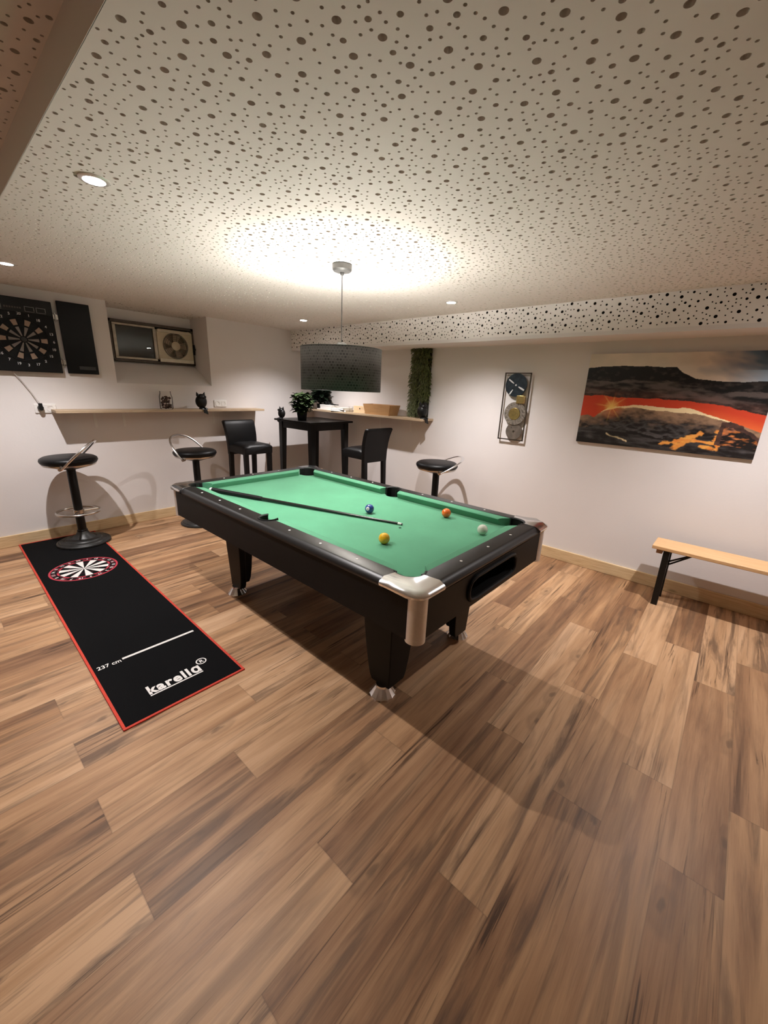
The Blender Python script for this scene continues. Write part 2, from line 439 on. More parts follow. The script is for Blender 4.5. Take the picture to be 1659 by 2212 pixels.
def perforated_panel(name, P0, eu, ev, en, W, H, nu, nv, mats, seeds, extra=(), depth=.0125):
    """boards laid in a grid; extra = plain quads (material 3) finishing the surface"""
    P0, eu, ev, en = Vector(P0), Vector(eu), Vector(ev), Vector(en)
    tiles = [tile_mesh(W, H, s_, depth) for s_ in seeds]; rg = random.Random(seeds[0])
    VV, FF, MM = [], [], []
    for a in range(nu):
        for b in range(nv):
            V, F, Mi = tiles[rg.randrange(len(tiles))]; fl = rg.random() < .5; o = len(VV)
            for u, v, d in V:
                if fl: u, v = W - u, H - v
                VV.append(tuple(P0 + eu * (a * W + u) + ev * (b * H + v) + en * d))
            FF += [tuple(i + o for i in f) for f in F]; MM += Mi
    for qd in extra:
        o = len(VV); VV += [tuple(p) for p in qd]; FF.append((o, o + 1, o + 2, o + 3)); MM.append(3)
    me = bpy.data.meshes.new(name); me.from_pydata(VV, [], FF)
    for m in mats: me.materials.append(m)
    me.polygons.foreach_set('material_index', MM); me.update()
    o = bpy.data.objects.new(name, me); COL.objects.link(o); return struct(o)
M_board = mat('white_perforated_board', (.755, .712, .67), .9, var=.02, scale=2)
M_gypsum = mat('hole_edge_gypsum', (.70, .65, .59), .9, var=.02)
M_fleece = mat('grey_fleece_behind_holes', (.32, .265, .21), .95, var=.05)
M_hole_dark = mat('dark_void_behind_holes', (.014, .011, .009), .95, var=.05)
TW = (XS - XSTEP) / 5
def zq(x0, y0, x1, y1, z): return ((x0, y0, z), (x0, y1, z), (x1, y1, z), (x1, y0, z))
yc = WA - 9 * TW
perforated_panel('ceiling', (XSTEP, yc, CEIL), (1, 0, 0), (0, 1, 0), (0, 0, 1), TW, TW, 5, 9, (M_board, M_gypsum, M_fleece, M_ceil), (3, 8, 21),
                 (zq(XSTEP, Y0, XS + .005, yc, CEIL), zq(1.3, WA, 2.36, WA + .42, CEIL), zq(XSTEP, Y0, WB, WA + .42, CEIL + .02)))
perforated_panel('ceiling_raised', (XSTEP - 2 * TW, yc, ZSTEP), (1, 0, 0), (0, 1, 0), (0, 0, 1), TW, TW, 2, 9, (M_board, M_gypsum, M_fleece, M_ceil), (5, 12),
                 (zq(XSTEP - 2 * TW, Y0, XSTEP, yc, ZSTEP), zq(X0, Y0, XSTEP - 2 * TW, WA, ZSTEP), zq(X0, Y0, XSTEP, WA, ZSTEP + .02)))
struct(MB().box(XSTEP, Y0, CEIL + .02, XSTEP + .02, WA, ZSTEP + .02).box(XSTEP - .001, Y0, CEIL, XSTEP + .001, WA, CEIL + .02).build('trim_ceiling_step', M_plain_ceiling))
SH = CEIL - ZS - .028
perforated_panel('trim_soffit_panel', (XS, WA, ZS + .028), (0, -1, 0), (0, 0, 1), (1, 0, 0), TW, SH, 9, 1, (mat('white_soffit_board', (.84, .80, .77), .9, var=.02, scale=2), M_hole_dark, M_hole_dark, M_soff), (31, 44, 57, 63),
                 (((XS, Y0, ZS + .028), (XS, WA - 9 * TW, ZS + .028), (XS, WA - 9 * TW, CEIL), (XS, Y0, CEIL)), ((XS + .013, Y0, ZS), (XS + .013, WA, ZS), (XS + .013, WA, CEIL), (XS + .013, Y0, CEIL))))
struct(MB().box(XS - .003, Y0, ZS, WB, WA, ZS + .028).build('trim_soffit_edge', M_wall))

# back wall with a deep window recess
RX0, RX1, RZ, RD = 1.345, 2.30, 1.448, .405
WZ0, WZ1 = 1.671, 2.076
w = MB()
w.box(X0, WA, 0, RX0, WA + .1, ZSTEP + .02).box(RX1, WA, 0, WB + .1, WA + .1, CEIL + .02).box(RX0, WA, 0, RX1, WA + .1, RZ)
w.box(RX0 - .04, WA + .1, 1.2, RX0, WA + RD + .1, CEIL).box(RX1, WA + .1, 1.2, RX1 + .04, WA + RD + .1, CEIL)
w.quad((RX0, WA, RZ), (RX1, WA, RZ), (RX1, WA + RD, WZ0), (RX0, WA + RD, WZ0))
w.box(RX0, WA + RD, WZ1, RX1, WA + RD + .06, CEIL)
struct(w.build('wall_back', M_wall, norm=True))
struct(MB().box(WB, Y0, 0, WB + .1, WA + .1, CEIL + .02).build('wall_right', M_wall))
struct(MB().box(X0 - .1, Y0, 0, X0, WA + .1, ZSTEP + .02).build('wall_left', M_wall))
struct(MB().box(X0 - .1, Y0 - .1, 0, WB + .1, Y0, ZSTEP + .02).build('wall_front', M_wall))
struct(MB().box(X0, WA - .018, 0, WB - .018, WA, .105).build('baseboard_back', M_pine_x, bevel=.004))
struct(MB().box(WB - .018, Y0, 0, WB, WA, .105).build('baseboard_right', M_pine_y, bevel=.004))

PTX, PTZ = -1.35, .62
# window: outer frame, sash with a dark pane, and a panel with a fan
yw = WA + RD
wf = MB()
wf.box(RX0, yw - .05, WZ0, RX1, yw, WZ0 + .022).box(RX0, yw - .05, WZ1 - .03, RX1, yw, WZ1)
wf.box(RX0, yw - .05, WZ0, 1.468, yw, WZ1).box(2.272, yw - .05, WZ0, RX1, yw, WZ1)
win = wf.build('window_1', M_dark_frame, bevel=.003); struct(win)
s = MB()
for a in ((1.47, WZ0 + .024, 1.88, WZ0 + .046), (1.47, WZ1 - .052, 1.88, WZ1 - .032), (1.47, WZ0 + .046, 1.50, WZ1 - .052), (1.856, WZ0 + .046, 1.89, WZ1 - .052)):
    s.box(a[0], yw - .062, a[1], a[2], yw - .03, a[3])
s.build('sash_frame', M_alu, win, bevel=.003)
Mp = Matrix.Translation((1.678, yw - .048, (WZ0 + WZ1) / 2)) @ Matrix.Rotation(radians(PTX), 4, 'X') @ Matrix.Rotation(radians(PTZ), 4, 'Z')
MB().box(-.180, -.002, -.158, .180, .002, .158, Mp).build('glass_pane', M_pane, win)
sh = MB(); ya_, yb_ = yw + .062, yw + .32; sh.box(1.36, yb_, WZ0 - .02, 2.31, yb_ + .02, WZ1 + .02).box(1.36, ya_, WZ0 - .04, 2.31, yb_, WZ0 - .02).box(1.34, ya_, WZ0 - .04, 1.36, yb_, WZ1 + .04).box(2.31, ya_, WZ0 - .04, 2.33, yb_, WZ1 + .04).box(1.36, ya_, WZ1 + .02, 2.31, yb_, WZ1 + .04)
sh.build('light_shaft', mat('dark_shaft_concrete', (.10, .098, .09), .9), win)
MB().box(2.276, yw - .085, 1.79, 2.292, yw - .05, 1.90).box(2.278, yw - .105, 1.84, 2.29, yw - .08, 1.86).build('window_handle', M_black_metal, win, bevel=.003)
# fan unit
fan = thing('extractor_fan', 'yellowed square extractor fan with round grille beside the dark window pane', 'fan', (2.081, yw - .05, 1.868))
f = MB(); n = 48
outer = []; inner = []
for i in range(n):
    t = 2 * pi * i / n; c_, s_ = cos(t), sin(t); k = 1 / max(abs(c_) / .19, abs(s_) / .165)
    outer.append((c_ * k, s_ * k)); inner.append((c_ * .137, s_ * .137))
f.rings([[(x, -.02, z) for x, z in inner], [(x, -.02, z) for x, z in outer], [(x, .03, z) for x, z in outer], [(x, .03, z) for x, z in inner]], closed=True)
f.build('fan_housing', M_beige_plastic, fan)
MB().box(-.185, -.034, -.178, .185, -.018, -.140).build('fan_sill', mat('cream_plastic', (.72, .68, .56), .5), fan, bevel=.003)
MB().box(-.185, -.034, .132, .175, -.018, .160).build('fan_top_strip', mat('cream_plastic_top', (.62, .56, .44), .5), fan, bevel=.003)
g = MB()
for r in (.132, .112, .092, .072): g.tube([(r * cos(2 * pi * i / 40), -.024, r * sin(2 * pi * i / 40)) for i in range(40)], .0022 if r < .13 else .006, 6, True)
for i in range(6):
    t = 2 * pi * i / 6 + .3; g.tube([(.04 * cos(t), -.024, .04 * sin(t)), (.132 * cos(t), -.024, .132 * sin(t))], .0035, 6)
g.build('fan_grille', M_grey_plastic, fan)
MB().lathe([(.047, 0), (.047, .008), (.04, .014), (0, .016)], seg=32, M=Matrix.Rotation(pi / 2, 4, 'X')).build('fan_hub', M_beige_plastic, fan, loc=(0, -.02, 0))
b5 = MB()
for i in range(5):
    t = 2 * pi * i / 5 + .1
    Mx = Matrix.Rotation(-t, 4, 'Y')
    P = [(.04, 0, -.02), (.125, -.004, -.045), (.128, .012, .035), (.04, .008, .02)]
    b5.rings([[Mx @ Vector(p) for p in P], [Mx @ (Vector(p) + Vector((0, .003, 0))) for p in P]])
b5.build('fan_blades', mat('brown_fan_blades', (.42, .33, .24), .5), fan)
MB().cyl((0, .045, 0), (0, .05, 0), .136, seg=40).build('fan_back', mat('fan_back_dark', (.30, .24, .17), .7), fan)

# ------------------------------------------------------------------ recessed downlights
SPOTS = [(.585, 1.97, 'recessed ceiling spot nearest the step in the ceiling'), (.56, 3.83, 'recessed ceiling spot above the dart mat near the back wall'),
         (2.965, 3.84, 'recessed ceiling spot above the corner bar table'), (2.985, 1.965, 'recessed ceiling spot right of the drum pendant lamp'),
         (2.985, -.16, 'recessed ceiling spot above the folding bench')]
SPOT_W = 154
def downlight(x, y, label):
    t = thing('downlight', label, 'ceiling spot', (x, y, CEIL), 0, 'recessed ceiling spots')
    prof = [(.034, -.001), (.036, -.006), (.046, -.006), (.050, -.003), (.050, .004), (.034, .004)]
    MB().rings([[Vector((r * cos(2 * pi * i / 32), r * sin(2 * pi * i / 32), z)) for i in range(32)] for r, z in prof], closed=True).build('trim_ring', M_brushed, t)
    MB().lathe([(.035, -.0065), (.035, .002)], seg=32).build('lens', M_spot, t)
    ld = bpy.data.lights.new('spot_light', 'SPOT'); ld.energy = SPOT_W; ld.color = (1, .95, .945)
    ld.spot_size = radians(126); ld.spot_blend = 1.0; ld.shadow_soft_size = .013
    lo = bpy.data.objects.new('spot_light', ld); COL.objects.link(lo); lo.parent = t; lo.location = (0, 0, -.012)
    return t
for x, y, lab in SPOTS: downlight(x, y, lab)

# ------------------------------------------------------------------ pendant lamp
LX, LY = 1.805, 1.965
lamp = thing('pendant_lamp', 'dark grey patterned drum pendant lamp hanging over the pool table', 'lamp', (LX, LY, CEIL))
MB().lathe([(.055, 0), (.057, -.006), (.057, -.030), (.05, -.038), (.014, -.042), (.010, -.055), (.004, -.06)], seg=40).build('canopy', M_grey_metal, lamp)
MB().cyl((0, 0, -.055), (0, 0, -.46), .0028, seg=8).build('cord', M_grey_metal, lamp)
def shade_mat():
    m, nt, b = new_mat('patterned_shade_fabric')
    uv = N(nt, 'ShaderNodeUVMap', uv_map='wrap'); sp = N(nt, 'ShaderNodeSeparateXYZ'); nt.links.new(uv.outputs[0], sp.inputs[0])
    S = .0175
    v = math_node(nt, 'DIVIDE', sp.outputs[1], S * .866); row = math_node(nt, 'FLOOR', v)
    odd = math_node(nt, 'MODULO', math_node(nt, 'ABSOLUTE', row), 2)
    u = math_node(nt, 'ADD', math_node(nt, 'DIVIDE', sp.outputs[0], S), math_node(nt, 'MULTIPLY', odd, .5))
    fu = math_node(nt, 'SUBTRACT', math_node(nt, 'FRACT', u), .5); fv = math_node(nt, 'SUBTRACT', math_node(nt, 'FRACT', v), .5)
    r = math_node(nt, 'SQRT', math_node(nt, 'ADD', math_node(nt, 'MULTIPLY', fu, fu), math_node(nt, 'MULTIPLY', fv, fv)))
    cell = N(nt, 'ShaderNodeCombineXYZ'); nt.links.new(math_node(nt, 'FLOOR', u), cell.inputs[0]); nt.links.new(row, cell.inputs[1])
    wn = N(nt, 'ShaderNodeTexWhiteNoise', noise_dimensions='2D'); nt.links.new(cell.outputs[0], wn.inputs[0])
    hexa = ramp(nt, r, [(.33, (1, 1, 1)), (.42, (0, 0, 0))])
    tone = ramp(nt, wn.outputs[0], [(0, (.024, .0225, .022)), (.24, (.058, .055, .053)), (.75, (.068, .064, .062))], 'CONSTANT')
    nt.links.new(mix_col(nt, hexa, (.092, .087, .083), tone), b.inputs['Base Color'])
    b.inputs['Roughness'].default_value = .6; b.inputs['Specular IOR Level'].default_value = .3
    bp = N(nt, 'ShaderNodeBump'); bp.inputs['Strength'].default_value = .4; bp.inputs['Distance'].default_value = .001
    nt.links.new(hexa, bp.inputs['Height']); nt.links.new(bp.outputs[0], b.inputs['Normal'])
    return m
M_shade = shade_mat()
def drum(name, R, z0, z1, m, parent, inward=False, th=.002):
    bm = bmesh.new(); l = bm.loops.layers.uv.new('wrap'); n = 96
    for i in range(n):
        t0, t1 = 2 * pi * i / n, 2 * pi * (i + 1) / n
        pts = [(R * cos(t0), R * sin(t0), z0), (R * cos(t1), R * sin(t1), z0), (R * cos(t1), R * sin(t1), z1), (R * cos(t0), R * sin(t0), z1)]
        f = bm.faces.new([bm.verts.new(p) for p in pts])
        for lp, (u, v) in zip(f.loops, ((t0 * R, z0), (t1 * R, z0), (t1 * R, z1), (t0 * R, z1))): lp[l].uv = (u, v + 5)
    bmesh.ops.remove_doubles(bm, verts=bm.verts[:], dist=1e-5)
    me = bpy.data.meshes.new(name); bm.to_mesh(me); bm.free(); me.materials.append(m)
    for p in me.polygons: p.use_smooth = True
    o = bpy.data.objects.new(name, me); COL.objects.link(o); o.parent = parent
    sd = o.modifiers.new('solid', 'SOLIDIFY'); sd.thickness = th; sd.offset = -1
    return o
ZT, ZB = 1.722 - CEIL, 1.472 - CEIL
shade = drum('lamp_shade', .25, ZB, ZT, M_shade, lamp)
drum('shade_lining', .2475, ZB + .001, ZT - .001, M_shade_in, shade, th=.001)
hw = MB()
for z in (ZT - .002, ZB + .002): hw.tube([(.248 * cos(2 * pi * i / 64), .248 * sin(2 * pi * i / 64), z) for i in range(64)], .003, 6, True)
hw.build('shade_rim', M_grey_metal, shade)
sp = MB()
for i in range(3):
    t = 2 * pi * i / 3; sp.tube([(.02 * cos(t), .02 * sin(t), ZT - .012), (.247 * cos(t), .247 * sin(t), ZT - .004)], .002, 6)
sp.lathe([(.026, ZT - .02), (.030, ZT + .018), (.030, ZT + .028), (.022, ZT + .034), (.004, ZT + .038)], seg=24)
sp.build('lamp_holder', M_grey_metal, lamp)
MB().ball((0, 0, ZT - .065), .032, .032, .040).build('bulb', M_bulb, lamp)
ld = bpy.data.lights.new('bulb_glow', 'POINT'); ld.energy = 80; ld.color = (1, .95, .885); ld.shadow_soft_size = .045
lo = bpy.data.objects.new('bulb_glow', ld); COL.objects.link(lo); lo.parent = lamp; lo.location = (0, 0, ZT - .060)
ld = bpy.data.lights.new('bulb_upward_glow', 'SPOT'); ld.energy = 165; ld.color = (1, .95, .885); ld.shadow_soft_size = .04
ld.spot_size = radians(168); ld.spot_blend = .25
lo = bpy.data.objects.new('bulb_upward_glow', ld); COL.objects.link(lo); lo.parent = lamp; lo.location = (0, 0, ZT - .055); lo.rotation_euler = (pi, 0, 0)

# ------------------------------------------------------------------ pool table
TX, TY = 1.662, 1.811
pt = thing('pool_table', 'black pool table with green cloth and chrome corners under the drum lamp', 'pool table', (TX, TY, 0), radians(-.45))
HX, HY = .612, 1.098       # outer rail edges
IX, IY = .517, .996        # inner rail edges (backs of the cushions)
CX, CY, CR = .472, .943, .068
ZR, ZBED, ZAP = .802, .754, .586
AX, AY = .598, 1.084       # cabinet sides
# cabinet: four walls; the near end carries the ball return slot
cab = MB()
EX = AX - .042
cab.box(-AX, -AY + .045, ZAP, -AX + .025, AY - .045, .756).box(AX - .025, -AY + .045, ZAP, AX, AY - .045, .756).box(-EX, AY - .025, ZAP, EX, AY, .756)
n = 64; slot = []; out = []
sxc, szc, shw, shh = -.005, .672, .222, .048
for i in range(n):
    t = 2 * pi * i / n + .01
    c_, s_ = cos(t), sin(t)
    # stadium outline
    L = shw - shh
    k = 1 / max(abs(s_), 1e-6) * shh
    x, z = c_ * k, s_ * k
    if abs(x) > L:
        sg = 1 if c_ > 0 else -1
        bq = -2 * sg * L * c_; cq = L * L - shh * shh
        k = (-bq + sqrt(max(bq * bq - 4 * cq, 0))) / 2; x, z = c_ * k, s_ * k
    slot.append((sxc + x, szc + z))
    ko = 1 / max(abs(c_) / EX, abs(s_) / .1)
    out.append((c_ * ko, .668 + s_ * ko * .82))
for o_ in ((-EX, ZAP), (EX, ZAP), (EX, .756), (-EX, .756)):
    j = min(range(n), key=lambda i: hypot(out[i][0] - o_[0], (out[i][1] - o_[1]) * 3)); out[j] = o_
out = [(x, min(max(z, ZAP), .756)) for x, z in out]
cab.rings([[(x, -AY, z) for x, z in slot], [(x, -AY, z) for x, z in out], [(x, -AY + .03, z) for x, z in out], [(x, -AY + .03, z) for x, z in slot]], closed=True)
cab.box(-AX + .03, -AY + .05, ZAP + .004, AX - .03, AY - .05, ZAP + .014)
cabinet = cab.build('cabinet', M_black_lam, pt)
rb = MB(); rb.box(sxc - .25, -AY + .028, szc - .075, sxc + .25, -AY + .16, szc - .065).box(sxc - .25, -AY + .15, szc - .07, sxc + .25, -AY + .16, szc + .07)
rb.box(sxc - .25, -AY + .03, szc - .07, sxc - .24, -AY + .16, szc + .07).box(sxc + .24, -AY + .03, szc - .07, sxc + .25, -AY + .16, szc + .07)
rb.build('ball_return', M_black_dark, pt)
MB().tube([(sxc + (x - sxc) * 1.045, -AY - .003, szc + (z - szc) * 1.16) for x, z in slot], .010, 8, True).build('return_rim', M_black_rubber, pt)

# rails (profiles running round the table)
prof_out = [(0, -.050), (0, 0), (.066, 0), (.074, -.003), (.090, -.020), (.092, -.026), (.092, -.034), (.078, -.050)]
def rail_long(sx):
    b = MB(); rings = []
    ys = [-.912 + 1.824 * i / 60 for i in range(61)]
    extra = [-.0599, .0599]
    ys = sorted(ys + extra)
    for y in ys:
        notch = sqrt(max(.060 ** 2 - y * y, 0)) * .9
        r = []
        for d, z in prof_out:
            d2 = max(d, notch) if d < .06 else max(d, notch + .001)
            r.append((sx * (IX + d2), y, ZR + z))
        rings.append(r)
    return b.rings(rings)
def rail_end(sy):
    b = MB()
    k = (HY - IY) / .092
    return b.rings([[(x, sy * (IY + d * k), ZR + z) for d, z in prof_out] for x in (-.47, .47)])
for sx in (-1, 1): rail_long(sx).build('rail', M_black_rail, pt, smooth=50)
for sy in (-1, 1): rail_end(sy).build('rail', M_black_rail, pt, smooth=50)
# cushions
def cushion(p0, p1, inward, c0, c1):
    """p0-p1 back edge, inward unit normal, c0/c1 how far the nose is cut back at each end"""
    p0, p1, nrm = Vector(p0), Vector(p1), Vector(inward); d = (p1 - p0).normalized()
    prof = [(0, -.048), (0, -.002), (.036, -.003), (.047, -.006), (.051, -.010), (.049, -.018), (.034, -.048)]
    def ring(p, c, sgn): return [p + nrm * a + Vector((0, 0, ZR + z)) + d * sgn * c * (a / .051) for a, z in prof]
    return MB().rings([ring(p0, c0, 1), ring(p1, c1, -1)])
for sx in (-1, 1):
    for sy in (-1, 1):
        cushion((sx * IX, sy * .062, 0), (sx * IX, sy * .905, 0), (-sx, 0, 0), .02, .05).build('cushion', M_cloth, pt)
for sy in (-1, 1): cushion((-.425, sy * IY, 0), (.425, sy * IY, 0), (0, -sy, 0), .05, .05).build('cushion', M_cloth, pt)
# playing surface with pocket cut-outs
def arc(cx, cy, r, a0, a1, n=14): return [(cx + r * cos(a0 + (a1 - a0) * i / n), cy + r * sin(a0 + (a1 - a0) * i / n)) for i in range(n + 1)]
bed = []
def corner_arc(sx, sy):
    a = atan2(sy, sx)
    pts = arc(sx * (CX + .012), sy * (CY + .012), .058, a + pi * .75, a + pi * 1.25)
    return pts
def side_arc(sx):
    a = 0 if sx > 0 else pi
    return arc(sx * (IX + .004), 0, .053, a + pi * 1.38, a + pi * .62)
bed += [(IX, .905)] if False else []
order = []
c = corner_arc(1, -1)
def orient(pts, first):  # make sure the list starts nearest `first`
    return pts if hypot(pts[0][0] - first[0], pts[0][1] - first[1]) < hypot(pts[-1][0] - first[0], pts[-1][1] - first[1]) else pts[::-1]
bed = [(-.42, -IY), (.42, -IY)] + orient(corner_arc(1, -1), (.42, -IY)) + [(IX, -.89)] + orient(side_arc(1), (IX, -.1)) + [(IX, .89)] + orient(corner_arc(1, 1), (IX, .89)) + [(.42, IY), (-.42, IY)] \
    + orient(corner_arc(-1, 1), (-.42, IY)) + [(-IX, .89)] + orient(side_arc(-1), (-IX, .1)) + [(-IX, -.89)] + orient(corner_arc(-1, -1), (-IX, -.89))
bb = MB(); bb.prism(bed, ZBED - .02, ZBED)
bmesh.ops.triangulate(bb.bm, faces=[f for f in bb.bm.faces if len(f.verts) > 4])
bb.build('playing_cloth', M_cloth, pt)
MB().cyl((.0, -.5, ZBED), (0, -.5, ZBED + .0006), .008, seg=20).build('foot_spot', M_black_dark, pt)
# pockets: curved liner wall, flange and cup
def pocket(cx, cy, r, a_mid, half, top):
    b = MB(); nn = 22; rings = []
    for i in range(nn + 1):
        t = a_mid - half + 2 * half * i / nn
        c_, s_ = cos(t), sin(t)
        rings.append([(cx + c_ * q, cy + s_ * q, z) for q, z in ((r - .004, .68), (r - .004, top - .004), (r, top), (r + .006, top + .001), (r + .008, top - .004), (r + .006, .69))])
    b.rings(rings)
    b.lathe([(r - .002, .66), (r + .004, .66), (r + .004, .70), (r - .002, .70)], (cx, cy, 0), 32, False, False)
    b.cyl((cx, cy, .655), (cx, cy, .662), r + .004, seg=32)
    b.lathe([(r + .003, .66), (r + .003, ZBED - .022), (r + .001, ZBED - .022), (r + .001, .66)], (cx, cy, 0), 32, False, False)
    return b
for sx in (-1, 1):
    for sy in (-1, 1):
        pocket(sx * CX, sy * CY, CR - .006, atan2(sy, sx), radians(84), ZR + .001).build('pocket', M_black_rubber, pt)
    pocket(sx * (IX + .002), 0, .050, 0 if sx > 0 else pi, radians(120), ZR + .004).build('pocket', M_black_rubber, pt)
# chrome corner castings and posts
def corner_cap(sx, sy):
    inner = arc(-CX, -CY, CR, radians(158), radians(272), 16)             # bite round the pocket
    ox, oy, rr = .622, 1.110, .060
    outer = [(-.462, -oy)] + [(-.50, -oy)] + arc(-ox + rr, -oy + rr, rr, radians(270), radians(180), 10) + [(-ox, -.95), (-ox, -.908)]
    def inset(p, d):
        x, y = p
        cx_, cy_ = -ox + rr, -oy + rr
        if x < cx_ and y < cy_:
            L = hypot(x - cx_, y - cy_); return (cx_ + (x - cx_) * (L - d) / L, cy_ + (y - cy_) * (L - d) / L)
        if y <= cy_: return (x, y + d)
        return (x + d, y)
    # one closed loop: inner arc then outer edge
    top = inner + [inset(p, .030) for p in outer]
    l2 = inner + [inset(p, .003) for p in outer]
    l3 = inner + outer
    l4 = inner + [inset(p, .004) for p in outer]
    zz = (ZR + .003, ZR - .012, ZR - .017, ZR - .028)
    rings = []
    for k, (lp, z) in enumerate(zip((top, l2, l3, l4), zz)):
        r = []
        for i, (x, y) in enumerate(lp):
            z_ = z if i >= len(inner) else (ZR + .003 if k < 3 else ZR - .028)
            r.append((-sx * x, -sy * y, z_ - (0.0004 * k if i < len(inner) and k < 3 else 0)))
        rings.append(r)
    return MB().rings(rings)
for sx in (-1, 1):
    for sy in (-1, 1):
        cap = corner_cap(sx, sy); bmesh.ops.triangulate(cap.bm, faces=[f for f in cap.bm.faces if len(f.verts) > 4])
        cap.build('corner_cap', M_chrome, pt, smooth=45)
        px, py = sx * (AX - .036), sy * (AY - .030)
        MB().lathe([(.040, ZAP - .010), (.040, .776)], (px, py, 0), 40).build('corner_post', M_brushed, pt)
# rail sights
for y in (-.72, -.48, -.24, .24, .48, .72):
    for sx in (-1, 1): MB().cyl((sx * .5525, y, ZR - .001), (sx * .5525, y, ZR + .0012), .0062, seg=16).build('rail_sight', M_white_plastic, pt)
for x in (-.24, 0, .24):
    for sy in (-1, 1): MB().cyl((x, sy * 1.0375, ZR - .001), (x, sy * 1.0375, ZR + .0012), .0062, seg=16).build('rail_sight', M_white_plastic, pt)
# legs: L-shaped, tapering, on chrome feet
def leg(sx, sy):
    b = MB(); zs = [.055, .09, .16, .25, .36, .50, .60]
    ox, oy = .388, .798
    rings = []
    for z in zs:
        t = min(1, (z - .055) / .42); w_ = .118 + .075 * (t ** .6); th = .045
        sh_ = .018 * (1 - t)
        x0, y0 = ox - sh_, oy - sh_
        L = [(x0, y0), (x0 - w_, y0), (x0 - w_, y0 - th), (x0 - th, y0 - th), (x0 - th, y0 - w_), (x0, y0 - w_)]
        rings.append([(sx * x, sy * y, z) for x, y in L])
    lg = b.rings(rings).build('leg', M_black_lam, pt, bevel=.004)
    fp = [(.066, .0), (.066, .008), (.062, .012), (.036, .050), (.034, .060), (.0, .060)]
    nseg = 28; ft = MB(); rr = []
    for r, z in fp:
        rr.append([(sx * (ox - .030) + max(r, 1e-4) * (1 + (.035 if i % 2 else -.02) * (.012 < z < .055 or r > .06)) * cos(2 * pi * i / nseg), sy * (oy - .068) + max(r, 1e-4) * (1 + (.035 if i % 2 else -.02) * (.012 < z < .055 or r > .06)) * sin(2 * pi * i / nseg), z) for i in range(nseg)])
    ft.rings(rr).build('foot', M_chrome, lg, smooth=20)
for sx in (-1, 1):
    for sy in (-1, 1): leg(sx, sy)

# balls and cue (resting on the cloth)
BZ = ZBED + .0285
def ball(x, y, m, label):
    return tag(MB().ball((0, 0, 0), .0285, seg=32).build('billiard_ball', m, loc=(x, y, BZ)), label, 'billiard ball', 'balls on the pool table')
ball(1.412, 1.213, mat('yellow_resin', (.80, .43, .012), .12, spec=.6, var=.02, coat=.5), 'yellow billiard ball on the green cloth near the long rail')
bl = ball(1.729, 1.616, mat('blue_resin', (.018, .055, .24), .12, spec=.6, var=.02, coat=.5), 'dark blue billiard ball with a white number spot beside the cue')
ball(2.023, 1.245, mat('orange_resin', (.85, .17, .025), .12, spec=.6, var=.02, coat=.5), 'orange billiard ball on the green cloth near the far rail')
ball(1.910, .938, mat('ivory_resin', (.74, .76, .66), .12, spec=.6, var=.02, coat=.5), 'white cue ball near the corner pocket at the right')
dv = Vector((-.92, -.30, .25)).normalized()
q = dv.to_track_quat('Z', 'Y').to_matrix().to_4x4()
sp_ = MB(); sp_.rings([[q @ Vector((.0115 * k / 3 * cos(2 * pi * i / 20) if k else .0002 * cos(2 * pi * i / 20), .0115 * k / 3 * sin(2 * pi * i / 20) if k else .0002 * sin(2 * pi * i / 20), sqrt(.0287 ** 2 - (.0115 * k / 3) ** 2))) for i in range(20)] for k in range(4)], cap0=True, cap1=False)
sp_.build('number_spot', M_white_plastic, bl)
text_mesh('number', '2', .015, M_black_dark, bl, Matrix.Translation(dv * .0288) @ q @ Matrix.Translation((-.0042, -.005, 0)), .0002, .0001)
A = Vector((1.252, 2.700, ZBED + .017)); Bp = Vector((1.699, 1.335, ZBED + .0072)); D = Bp - A
cue = thing('billiard_cue', 'black billiard cue with a thick grip lying across the green cloth', 'cue', A)
def cue_part(name, m, segs): return MB().lathe([(r, 0) for r, _ in []] or [(0, 0)], seg=4) if False else None
qc = D.normalized().to_track_quat('Z', 'Y').to_matrix().to_4x4(); CL = D.length
def cp(name, m, prof): return MB().lathe([(r, t * CL) for r, t in prof], seg=20, M=qc).build(name, m, cue)
cp('butt_cap', M_white_plastic, [(.012, -.004), (.0145, 0), (.0145, .012)])
cp('grip', M_black_rubber, [(.0165, .012), (.0165, .05), (.0155, .29), (.0135, .31)])
cp('shaft', mat('black_varnished_shaft', (.012, .013, .011), .25, spec=.5), [(.0112, .31), (.0105, .45), (.0064, .985)])
cp('ferrule', M_white_plastic, [(.0065, .985), (.0062, 1.0)])
cp('tip', mat('blue_leather_tip', (.10, .12, .12), .8), [(.0061, 1.0), (.0058, 1.004), (.003, 1.0055)])

